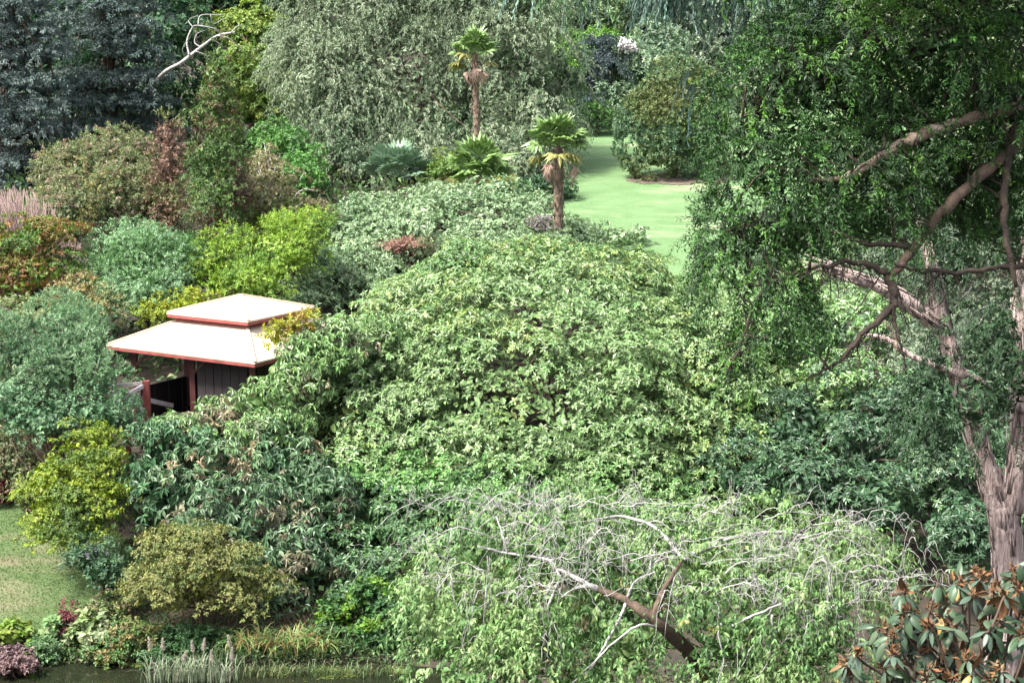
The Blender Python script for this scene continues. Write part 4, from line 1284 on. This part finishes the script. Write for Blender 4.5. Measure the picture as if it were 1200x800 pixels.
def duckweed():
    rng = np.random.default_rng(71)
    b = []
    for (x0, x1, y, s, n) in ((50, 85, 772, 2, 1500), (115, 185, 777, 2.5, 3500), (290, 430, 788, 3, 6000), (430, 480, 786, 3, 1500)):
        px = rng.uniform(x0, x1, n)
        py = y + rng.normal(size=n) * s * (.4 + .6 * np.sin((px - x0) / (x1 - x0) * 3.14))
        for u_, v_ in zip(px, py):
            cy = (400 - v_) / FPX
            dy, dz = CT + cy * ST, -ST + cy * CT
            Y = dy * (-CAMZ + .012) / dz
            b.append(U(u_, v_, Y))
    b = np.array(b)
    b = b[vnoise(b, .35, 5) + .25 * rng.random(len(b)) > .74]
    b[:, 2] = .012 + rng.random(len(b)) * .004
    m = len(b)
    d = unit(rng, m) * np.array([1, 1, .05])
    c = np.array([(.10, .135, .03), (.135, .155, .04), (.07, .10, .025)])[rng.integers(3, size=m)]
    V, T, k = leaf_verts(b, norm(d), np.tile([0, 0, 1.0], (m, 1)), np.full(m, .05), np.full(m, .04), .0, .0, 2)
    link('duckweed', mesh_tris('duckweed', V, T, M['soft'], np.repeat(c, k, 0)), None, kind='stuff', label='yellow green duckweed floating along the pond bank', category='duckweed')


duckweed()
# low weeds and litter between the shrubs
def weed_zone(x, y):
    return (x > -16) & (x < 4) & (y > 35.9) & (y < 40) & ~left_lawn(x, y)
gw = grass_patch('undergrowth', 16000, (-16, 4), (35.9, 40), weed_zone, .16, .035, [(.05, .09, .035), (.08, .12, .05), (.12, .09, .05)], 13, lean=.8)
gw['label'] = 'low weeds and dead leaves on the bank beneath the shrubs'
gw['category'] = 'undergrowth'

def ground_cover(name, label, n, xr, yr, L, pal, seed, inside=None):
    rng = np.random.default_rng(seed)
    x = rng.uniform(*xr, n)
    y = yr[0] + (yr[1] - yr[0]) * rng.random(n) ** 1.3
    k = ~left_lawn(x, y) & ~back_lawn(x, y)
    B = np.stack([x, y, ground(x, y)], -1)
    k &= ~in_pavilion(B + np.array([0, 0, 1.0]))
    px_, py_ = project(B)
    k &= (px_ > -150) & (px_ < 1350) & (B[:, 2] > .0)
    if inside is not None:
        k &= inside(x, y)
    B = B[k]
    m = len(B)
    sc = (.6 + B[:, 1] / 80)
    B[:, 2] += rng.random(m) ** 1.5 * L * 1.6 * sc
    d = norm(np.array([0, 0, .35]) + unit(rng, m))
    c = pick_colors(rng, B, pal, 2.5, seed) * np.exp(rng.normal(size=(m, 1)) * .25)
    V, T, kk = leaf_verts(B, d, norm(np.array([0, 0, 1.0]) + rng.normal(size=(m, 3)) * .4), L * sc * rng.uniform(.6, 1.3, m), L * .5 * sc * rng.uniform(.7, 1.2, m), .12, .2, 2)
    STAT.append((name, len(T)))
    link(name, mesh_tris(name, V, T, M['soft'], np.repeat(c, kk, 0)), None, kind='stuff', label=label, category='undergrowth')


UG = [(.055, .10, .04, 3), (.08, .13, .05, 3), (.11, .12, .06, 1), (.04, .075, .03, 2)]
ground_cover('undergrowth', 'low green undergrowth covering the slope between shrubs and trees', 60000, (-45, 45), (38, 140), .30, UG, 14)
ground_cover('undergrowth', 'low leafy ground cover on the near bank beneath the cherry', 30000, (-9, 12), (13, 35), .13, UG, 15)
strap_clump('reeds', 'dark overgrown rushes along the bottom of the pond strip', 'reeds', [(x, 797, 34.75) for x in range(290, 470, 6)], 420, .4, .022, [(.06, .11, .04), (.09, .13, .05), (.12, .13, .06)], 65, .7)
ground_cover('undergrowth', 'dense low leaves hanging over the pond edge', 9000, (-16, 4), (35.45, 36.6), .13, UG, 16)

# ------------------------------------------------------------------ the weeping cherry in front
rng = np.random.default_rng(81)
YC = 20.0
cb = onground(862, 900, YC)
lob = [E(560, 650, 82, 74, 20.6, 1.0), E(660, 640, 92, 66, 20.8, 1.1), E(770, 645, 100, 66, 20.8, 1.2), E(880, 650, 90, 62, 20.6, 1.1), E(970, 670, 80, 56, 20.2, 1.0),
       E(530, 730, 60, 66, 19.6, .8), E(620, 740, 84, 70, 19.2, .9), E(740, 740, 70, 60, 19.4, .8), E(850, 730, 90, 66, 19.2, .9), E(950, 740, 80, 66, 19.2, .9), E(560, 790, 70, 40, 18.9, .7), E(900, 790, 80, 40, 18.8, .7), E(690, 800, 60, 40, 19, .7)]
CH = [(.135, .215, .085, 2), (.175, .25, .115, 3), (.105, .185, .072, 3), (.075, .14, .055, 2), (.22, .23, .09, .2)]
cherry = thing('cherry_tree', 'wide weeping cherry with silvery bare twigs in front of the mound', 'tree', cb)
arr, P = leaves_on(rng, lob, SP['cherry'], CH, .8, 82, 1.0, True, True, True, -.55)
b, d, n, L, W, c = arr
x, y = project(b)
# the bare trunk shows through a gap in the crown
dx, dy = np.array([85.0, 70.0]) / 110.1
tx, ty = x - 722, y - 690
al, ac = tx * dx + ty * dy, np.abs(-tx * dy + ty * dx)
fork = (np.abs(x - 776) < 14) & (y > 672) & (y < 735)
gap = (((al > -10) & (al < 118) & (ac < 17)) | fork) & (b[:, 1] < 19.5) & (rng.random(len(b)) < .93)
arr = [a_[~gap] for a_ in arr]
b, d, n, L, W, c = arr
x, y = project(b)
inside = (x > 470) & (x < 1050) & (y > 570) & (y < 800)
face = np.abs((norm(CAMP - b) * norm(n)).sum(1))
toc = norm(CAMP - b)
outer = np.ones(len(b), bool)
for (ce, ra_) in lob:
    outer &= ((((b + toc * .25) - ce) / ra_) ** 2).sum(1) > 1.0
score = np.where(inside & outer, L * face * rng.uniform(.8, 1.2, len(b)), -1)
big = np.argsort(-score)[:300]
rest = np.ones(len(b), bool)
rest[big] = False
build_leaves('leaves', arr, M['soft'], cb, cherry, .10, .22, 4, rest)
# the leaves that show largest, one by one: six shared blades
CL = []
for i, cc in enumerate([(.14, .21, .065), (.18, .245, .095), (.11, .18, .06), (.15, .215, .08), (.20, .24, .09), (.34, .31, .16)]):
    V, T, k = leaf_verts(np.zeros((1, 3)), np.array([[0, 1.0, 0]]), np.array([[0, 0, 1.0]]), np.ones(1), np.array([.37]), .1, .16 + .05 * i, 8)
    CL.append(mesh_tris('leaf', V, T, M['soft'], np.tile(cc, (k, 1)), True))


def place_leaf(parent, me, b, d, n, L, origin):
    d = Vector(d).normalized()
    n = Vector(n)
    n = (n - n.dot(d) * d).normalized()
    s = d.cross(n)
    m = Matrix((s, d, n)).transposed().to_4x4()
    o = link('leaf', me, parent)
    o.matrix_local = Matrix.Translation(Vector(b - origin)) @ m @ Matrix.Scale(float(L), 4)
    return o


for i in big:
    place_leaf(cherry, CL[rng.integers(5)] if rng.random() > .03 else CL[5], b[i], d[i], n[i], L[i], cb)

Q = lambda x, y, Y=YC: U(x, y, Y)
trunk = [cb - np.array([0, 0, .3]), Q(845, 830, 19.6), Q(808, 765, 19.2), Q(768, 728, 18.9), Q(732, 702, 19.0), Q(700, 690, 19.3)]
tubes('trunk', [smooth_path(trunk, [.14, .11, .088, .075, .05, .035], 6, .006, rng)], M['bark_brown'], cb, cherry, 9)
limbs = [([Q(766, 728, 18.9), Q(772, 705, 18.9), Q(784, 680, 19.1), Q(800, 655, 19.6)], .055, 'bark_brown'),
         ([Q(700, 690, 19.3), Q(688, 686, 19.3), Q(672, 690, 19.4)], .045, 'bark_pale'),
         ([Q(735, 704, 19.0), Q(728, 720, 18.8), Q(712, 750, 18.6), Q(690, 785, 18.5), Q(670, 800, 18.4)], .022, 'bark_pale'),
         ([Q(770, 735, 18.9), Q(750, 732, 18.6), Q(720, 752, 18.5), Q(680, 790, 18.4)], .018, 'bark_pale'),
         ([Q(735, 700, 19), Q(745, 680, 19), Q(768, 670, 19.1)], .02, 'bark_pale'),
         ([Q(800, 655, 19.6), Q(860, 630, 20), Q(930, 625, 20.3), Q(975, 650, 20.2)], .035, 'bark_pale'),
         ([Q(700, 690, 19.3), Q(652, 665, 19.6), Q(640, 655, 19.7), Q(595, 648, 19.8), Q(560, 640, 19.8)], .032, 'bark_pale'),
         ([Q(595, 648, 19.8), Q(590, 630, 19.8), Q(582, 605, 19.9)], .022, 'bark_pale'),
         ([Q(652, 665, 19.6), Q(655, 680, 19.3), Q(645, 690, 19.2), Q(625, 695, 19.2)], .02, 'bark_pale'),
         ([Q(655, 680, 19.3), Q(642, 710, 19.0), Q(640, 730, 18.9), Q(615, 750, 18.8)], .018, 'bark_pale'),
         ([Q(800, 655, 19.6), Q(770, 620, 20), Q(730, 605, 20.2), Q(690, 610, 20.1)], .028, 'bark_pale'),
         ([Q(858, 733, 18.5), Q(890, 718, 18.5), Q(930, 705, 18.6), Q(985, 715, 18.8)], .018, 'bark_pale'),
         ([Q(845, 730, 18.4), Q(842, 745, 18.4), Q(848, 770, 18.4), Q(844, 785, 18.4)], .015, 'bark_pale'),
         ([Q(905, 720, 18.4), Q(904, 750, 18.4), Q(898, 780, 18.4), Q(880, 795, 18.4)], .015, 'bark_pale')]
for path, r, mt in limbs:
    tubes('limb', [smooth_path(path, np.linspace(r, r * .45, len(path)), 6, .004, rng)], M[mt], cb, cherry, 6)
# silvery drooping twigs arching over the crown
paths = []
def arc(x, y, Y, dx, dy, L0, r, lvl=0):
    a = Q(x, y, Y)
    bb = Q(x + dx * .5, y - abs(dy) * .6 - 3, Y - .08)
    e = Q(x + dx, y + dy, Y - .2)
    e = e + rng.normal(size=3) * .05
    Pq, R = smooth_path([a, bb, e], [r, r * .7, r * .3], 5, .012, rng)
    paths.append((Pq, R))
    if lvl < 2:
        for _ in range(rng.integers(1, 4)):
            q = Pq[rng.integers(3, len(Pq))]
            px_, py_ = project(q[None])
            arc(px_[0], py_[0], q[1], dx * rng.uniform(-.3, .8) + rng.normal() * 14, abs(dy) * rng.uniform(.2, 1) + rng.uniform(-6, 16), 0, r * .6, lvl + 1)
for i in range(120):
    cxx = rng.choice([575, 600, 640, 690, 740, 800, 830, 860, 920, 960, 990]) + rng.normal() * 30
    top = np.interp(cxx, [500, 560, 640, 760, 860, 960, 1040], [600, 585, 588, 586, 592, 604, 640])
    cyy = top + 5 + 110 * rng.random() ** 1.5
    dirn = 1 if rng.random() < .5 + (cxx - 770) / 700 else -1
    arc(cxx, cyy, 19.75 + rng.normal() * .25 - (cyy - top) * .008, dirn * rng.uniform(30, 85), rng.uniform(-8, 26), 0, rng.uniform(.004, .011))
for i in range(26):
    cxx = rng.uniform(510, 1000)
    cyy = rng.uniform(680, 780)
    arc(cxx, cyy, 18.8 + rng.normal() * .2, rng.choice([-1, 1]) * rng.uniform(20, 50), rng.uniform(15, 60), 0, rng.uniform(.006, .012), 1)
tubes('twigs', paths, M['bark_pale'], cb, cherry, 4, kind='stuff')

# ------------------------------------------------------------------ the pink barked tree on the right
rng = np.random.default_rng(91)
YT = 16.0
tb = onground(1180, 930, YT)
pk = thing('pink_barked_tree', 'leaning forked tree with pinkish stringy bark at the right edge', 'tree', tb)
T_ = lambda x, y, Y=YT: U(x, y, Y)
parts = [
    ('trunk', [tb - np.array([0, 0, .3]), T_(1172, 850), T_(1176, 760), T_(1183, 690), T_(1180, 630), T_(1176, 590)], [.24, .21, .19, .165, .16, .155]),
    ('limb', [T_(1174, 600), T_(1156, 550), T_(1142, 505), T_(1128, 455), T_(1110, 400), T_(1098, 350), T_(1088, 300), T_(1078, 220), T_(1070, 120)], [.13, .115, .105, .10, .09, .075, .06, .045, .02]),
    ('limb', [T_(1184, 600), T_(1194, 540), T_(1199, 470), T_(1194, 400), T_(1204, 320), T_(1220, 200)], [.14, .13, .12, .11, .09, .06]),
    ('limb', [T_(1104, 385), T_(1070, 358, 15.9), T_(1030, 336, 15.8), T_(995, 322, 15.8), T_(962, 312, 15.8)], [.085, .075, .065, .055, .04]),
    ('limb', [T_(1198, 480, 15.9), T_(1155, 450, 15.75), T_(1100, 430, 15.7), T_(1062, 414, 15.7), T_(1040, 398, 15.7), T_(1014, 393, 15.7)], [.05, .042, .035, .03, .026, .02]),
    ('limb', [T_(1060, 414, 15.7), T_(1052, 408, 15.6), T_(1048, 395, 15.6), T_(1040, 380, 15.6), T_(1030, 372, 15.6)], [.018, .016, .013, .01, .006]),
]
for nm, P_, R_ in parts:
    Pq, Rq = smooth_path(P_, R_, 8, .006, rng)
    Rq = Rq * .4 + smooth_path(P_, R_, 8)[1] * .6
    tubes(nm, [(Pq, Rq)], M['bark_pink'] if R_[0] > .045 else M['bark_tan'], tb, pk, 14)
# shreds of bark standing off the trunk
paths = []
for nm, P_, R_ in parts[:4]:
    Pq, Rq = smooth_path(P_, R_, 10)
    for i in range(int(60 * R_[0] / .1)):
        j = rng.integers(0, len(Pq) - 3)
        a = unit(rng, 1)[0]
        t = norm(Pq[j + 2] - Pq[j])
        o = norm(a - a.dot(t) * t)
        w = rng.uniform(.15, .4)
        q0 = Pq[j] + o * Rq[j] * .98
        paths.append((np.array([q0, q0 + t * w * .5 + o * .012, q0 + t * w + o * rng.uniform(.0, .04)]), np.array([.012, .014, .004])))
tubes('bark_shreds', paths, M['bark_pink'], tb, pk, 3, kind='stuff')
arr, P = leaves_on(rng, [E(1165, 400, 50, 44, 15.6, .5), E(1150, 470, 56, 44, 15.3, .5), E(1100, 510, 34, 40, 15.4, .4), E(1180, 440, 36, 50, 15.3, .4), E(1110, 300, 60, 50, 16.4, .6), E(1190, 280, 50, 60, 16.4, .6)],
                   dict(SP['yew'], pr=.26, L=.06, W=.016, cr=.075, pd=1.0, gd=.25, dr=.7), [(.022, .05, .02, 3), (.014, .034, .015, 2), (.035, .068, .028, 1)], .6, 92, .8, False)
build_leaves('crown', arr, M['needle'], tb, pk, .1, .1, 2)

# ------------------------------------------------------------------ the yew bough hanging in from the right
rng = np.random.default_rng(95)
yb = onground(1330, 700, 12)
yew = thing('yew_tree', 'dark green yew bough reaching in from the right edge', 'tree', yb)
y_ = lambda x, y, Y=11.6: U(x, y, Y)
yl = [E(1150, -170, 190, 130, 12, 1.2), E(960, -150, 130, 110, 11.8, .9), E(920, 110, 72, 80, 11.6, .55), E(990, 70, 90, 90, 11.8, .6), E(1072, 50, 100, 90, 11.9, .65), E(1172, 70, 90, 100, 12, .65), E(900, 190, 56, 66, 11.4, .45), E(980, 190, 90, 70, 11.5, .55),
      E(1062, 180, 90, 60, 11.8, .5), E(870, 270, 36, 50, 11.3, .35), E(930, 265, 60, 46, 11.3, .4), E(1010, 255, 60, 40, 11.5, .4), E(1102, 120, 80, 60, 12.2, .5), E(1192, 190, 60, 60, 12.3, .5),
      E(890, 345, 38, 46, 11.2, .3), E(865, 320, 24, 36, 11.2, .25), E(915, 400, 36, 44, 11.2, .25), E(1072, 230, 60, 36, 11.9, .35), E(880, 430, 26, 24, 11.2, .2), E(1162, 255, 70, 40, 12.2, .4)]
YW = [(.022, .06, .014, 3), (.036, .092, .02, 2.2), (.014, .036, .011, 3), (.062, .135, .028, 1)]
arr, P = leaves_on(rng, yl[2:14] + yl[17:18] + yl[19:], SP['yew'], YW, .35, 96, .9, False)
a2, P2 = leaves_on(rng, yl[14:17] + yl[18:19], dict(SP['yew'], dr=.9, tl=.2, inner=.2, pd=1.5), YW, .35, 97, .9, False)
a3, _ = leaves_on(rng, yl[:2], dict(SP['yew'], pr=.35, cr=.09, L=.11, W=.03, k=14, tl=.25), YW, .35, 94, .8, False, False)
a2 = [np.concatenate([p, q]) for p, q in zip(a2, a3)]
arr = [np.concatenate([p, q]) for p, q in zip(arr, a2)]
build_leaves('crown', arr, M['needle'], yb, yew, .1, .1, 2)
main = [('trunk', [yb - np.array([0, 0, .4]), y_(1325, 500, 12), y_(1315, 250, 12.1), y_(1300, 50, 12.2), y_(1290, -200, 12.4)], [.34, .3, .27, .22, .15], 'bark_dark'),
        ('bough', [y_(1316, 80, 12.2), y_(1250, 100, 12), y_(1200, 122, 11.8), y_(1125, 143, 11.5), y_(1070, 163, 11.3), y_(1026, 189, 11.1), y_(985, 208, 11.1), y_(940, 212, 11.1)], [.06, .054, .048, .044, .040, .032, .02, .008], 'bark_tan'),
        ('bough', [y_(1316, 130, 12.1), y_(1240, 140, 12), y_(1178, 182, 11.6), y_(1110, 240, 11.3), y_(1072, 288, 11.2), y_(1043, 325, 11.1)], [.06, .05, .043, .039, .034, .03], 'bark_brown'),
        ('bough', [y_(1043, 322, 11.1), y_(1045, 358, 11.05), y_(1010, 392, 11), y_(980, 425, 11), y_(945, 445, 11)], [.036, .028, .02, .014, .007], 'bark_dark'),
        ('bough', [y_(1045, 358, 11.05), y_(1052, 390, 11), y_(1062, 430, 11)], [.02, .013, .006], 'bark_dark'),
        ('bough', [y_(1040, 320, 11.1), y_(1005, 307, 11.1), y_(965, 312, 11), y_(925, 322, 11)], [.028, .02, .015, .006], 'bark_dark'),
        ('bough', [y_(1300, 290, 12), y_(1200, 310, 11.6), y_(1140, 316, 11.3), y_(1090, 318, 11.2), y_(1048, 310, 11.1)], [.03, .022, .018, .015, .012], 'bark_dark'),
        ('bough', [y_(1190, 150, 11.7), y_(1178, 210, 11.5), y_(1178, 270, 11.4), y_(1192, 335, 11.4)], [.035, .03, .026, .016], 'bark_dark'),
        ('bough', [y_(1316, 20, 12.2), y_(1200, 20, 12), y_(1080, 60, 11.8), y_(960, 100, 11.6), y_(870, 140, 11.4)], [.07, .055, .045, .03, .012], 'bark_dark'),
        ('bough', [y_(1072, 288, 11.2), y_(1020, 285, 11.2), y_(930, 260, 11.2), y_(850, 270, 11.1)], [.022, .018, .013, .006], 'bark_dark'),
        ('bough', [y_(925, 322, 11), y_(890, 345, 11), y_(870, 400, 11), y_(850, 440, 11)], [.012, .01, .007, .004], 'bark_dark')]
bp_ = []
for nm, P_, R_, mt in main:
    Pq, Rq = smooth_path(P_, R_, 7, .007, rng)
    tubes(nm, [(Pq, Rq)], M[mt], yb, yew, 9)
    if nm == 'bough':
        bp_.append(Pq)
allb = np.concatenate(bp_)
paths = []
allP = np.concatenate([P, P2])
for q in allP[rng.choice(len(allP), min(420, len(allP)), replace=False)]:
    dd = np.linalg.norm(allb - q, axis=1)
    j = rng.choice(np.argsort(dd)[:12])
    s0 = allb[j]
    mid = s0 * .5 + q * .5 + rng.normal(size=3) * .05 + np.array([0, 0, .04])
    paths.append(smooth_path([s0, mid, q], [.010, .007, .003], 4, .006, rng))
for i in range(60):                       # bare hanging twigs in the gap under the bough
    j = rng.integers(len(bp_[2]))
    s0 = [bp_[2], bp_[4], bp_[5]][rng.integers(3)]
    s0 = s0[rng.integers(len(s0))]
    e = s0 + np.array([rng.normal() * .18, rng.normal() * .1, -rng.uniform(.08, .4)])
    paths.append(smooth_path([s0, s0 * .5 + e * .5 + rng.normal(size=3) * .04, e], [.006, .004, .002], 4, .006, rng))
tubes('twigs', paths, M['bark_dark'], yb, yew, 4, kind='stuff')

# weeping cypress cords hanging in at the top
rng = np.random.default_rng(98)
wb = onground(1262, 700, 25)
wc = thing('weeping_cypress', 'blue green cypress cords hanging in at the top beside the yew', 'tree', wb)
wy = lambda x, y, Y=24.0: U(x, y, Y)
wlobes = [E(648, -30, 30, 20, 23.5, .5), E(670, -36, 22, 14, 23.7, .4), E(795, -18, 20, 34, 24, .5), E(830, -20, 44, 36, 24.2, .6), E(870, -10, 44, 40, 24.4, .6), E(800, 18, 12, 18, 24, .3), E(910, 10, 44, 50, 25, .6), E(828, 84, 12, 16, 24.4, .25), E(745, -60, 90, 30, 24.2, .7)]
arr, P = leaves_on(rng, wlobes, dict(SP['weeping'], pr=.3, cr=.08, L=.10, W=.022, tl=.4), [(.09, .15, .13, 3), (.12, .18, .15, 2), (.08, .15, .07, 2)], .7, 99, .9, False)
build_leaves('crown', arr, M['needle'], wb, wc, .1, .1, 2)
paths = [smooth_path([wb - np.array([0, 0, .3]), wy(1262, 300, 25), wy(1255, 0, 25), wy(1240, -250, 24.8)], [.3, .24, .2, .12], 6)]
bgh = smooth_path([wy(1262, 40, 25), wy(1120, -120, 24.8), wy(900, -130, 24.4), wy(740, -110, 24.2), wy(640, -80, 23.6)], [.13, .10, .07, .05, .02], 8)
paths.append(bgh)
for q in P[rng.choice(len(P), min(40, len(P)), replace=False)]:
    s0 = bgh[0][np.argmin(np.linalg.norm(bgh[0] - q, axis=1))]
    paths.append(smooth_path([s0, s0 * .5 + q * .5 + np.array([0, 0, .05]), q], [.03, .018, .006], 4))
tubes('trunk', paths, M['bark_tan'], wb, wc, 6)

# ------------------------------------------------------------------ the near rhododendron at the lower right
rng = np.random.default_rng(111)
YR = 8.2
nb = onground(1150, 880, YR)
near = thing('near_rhododendron', 'dark leathery leaved rhododendron with rusty buds in the lower right corner', 'rhododendron', nb)
out = [(975, 800), (985, 770), (1010, 742), (1035, 715), (1050, 690), (1085, 668), (1120, 655), (1150, 662), (1200, 650), (1260, 650)]
ox, oy = [p[0] for p in out], [p[1] for p in out]
tips, axs = [], []
tries = 0
while len(tips) < 125 and tries < 6000:
    tries += 1
    px = rng.uniform(985, 1260)
    py = rng.uniform(640, 840)
    lim = np.interp(px, ox, oy) + 8
    if py < lim:
        continue
    Y = YR - .25 + .5 * rng.random() - (py - lim) / 200 * .5
    p = U(px, py, Y)
    if any(np.linalg.norm(p - q) < .072 for q in tips):
        continue
    tips.append(p)
    axs.append(norm(np.array([rng.normal() * .4 - .2, -.35 + rng.normal() * .3, .8])))
NL = []
for i, cc in enumerate([(.03, .06, .028), (.042, .078, .038), (.024, .048, .024), (.06, .09, .052), (.13, .075, .035), (.24, .14, .03)]):
    # an elliptic blade with a raised midrib and a rolled edge
    V, T, n_ = [], [], 7
    for j in range(n_ + 1):
        t = j / n_
        w = .17 * math.sin(math.pi * min(1, t * .93 + .04)) ** .75
        z = -.22 * (1 + .4 * (i % 3)) * t * t + .05
        for s_, zz in ((-1, -.25), (-.5, .02), (0, -.03), (.5, .02), (1, -.25)):
            V.append((s_ * w, .08 + t * .92, z + zz * w))
    for j in range(n_):
        for k in range(4):
            a = j * 5 + k
            T += [(a, a + 1, a + 6), (a, a + 6, a + 5)]
    V += [(-.012, 0, .05), (.012, 0, .05)]
    T += [(35 + 5, 2, 36 + 5)] if False else [(len(V) - 2, len(V) - 1, 3), (len(V) - 2, 3, 1)]
    NL.append(mesh_tris('leaf', np.array(V), np.array(T), M['rusty_back'], np.tile(cc, (len(V), 1)), True))
cand = []
for p, a in zip(tips, axs):
    m = rng.integers(6, 10)
    ref = norm(np.cross(a, [.3, .8, .2]))
    r2 = np.cross(a, ref)
    for j in range(m):
        th = j * 6.283 / m + rng.normal() * .25
        rd = math.cos(th) * ref + math.sin(th) * r2
        up_ = rng.uniform(-.25, .35)
        dr = norm(rd + a * up_ + np.array([0, 0, -rng.uniform(.25, .95)]))
        if rng.random() < .10:
            dr = norm(rd * .4 + a)
        nn = norm(a + rd * .35 + rng.normal(size=3) * .12)
        kind = rng.choice(6, p=[.27, .24, .23, .19, .06, .01])
        cand.append((p + rd * .008, dr, nn, rng.uniform(.075, .125), kind))
xs, ys = project(np.array([c_[0] for c_ in cand]))
ordr = sorted(range(len(cand)), key=lambda i: -(cand[i][3] if (-10 < xs[i] < 1215 and ys[i] < 815) else 0))
for i in ordr[:300]:
    b_, d_, n_, L_, k_ = cand[i]
    place_leaf(near, NL[k_], b_, d_, n_, L_, nb)
rs = [cand[i] for i in ordr[300:]]
if rs:
    A_ = [np.array([r[j] for r in rs]) for j in range(4)]
    build_leaves('leaves', [A_[0], A_[1], A_[2], A_[3], A_[3] * .34, np.tile((.05, .08, .055), (len(rs), 1))], M['rusty_back'], nb, near, -.1, .2, 8)
# rusty bud and seed clusters
RC_ = [(.11, .05, .024), (.15, .08, .035), (.08, .04, .025), (.15, .11, .065)]
for p, a in zip(tips, axs):
    if rng.random() < .85:
        m = int(rng.integers(14, 26))
        B = np.tile(p, (m, 1)) + a * .01 + rng.normal(size=(m, 3)) * .012
        d_ = norm(a * .8 + unit(rng, m) * .9)
        c_ = np.array(RC_)[rng.integers(4, size=m)] * np.exp(rng.normal(size=(m, 1)) * .25)
        build_leaves('bud_cluster', [B, d_, unit(rng, m), rng.uniform(.03, .065, m), np.full(m, .018), c_], M['twig'], nb, near, .2, .1, 4)
paths = []
for p, a in zip(tips, axs):
    f = nb + np.array([rng.normal() * .25, rng.normal() * .15, rng.uniform(.1, .5)])
    paths.append(smooth_path([f, f * .4 + p * .6 - a * .12, p - a * .03, p], [.014, .009, .006, .005], 5, .004, rng))
tubes('stem', paths, M['bark_brown'], nb, near, 5)
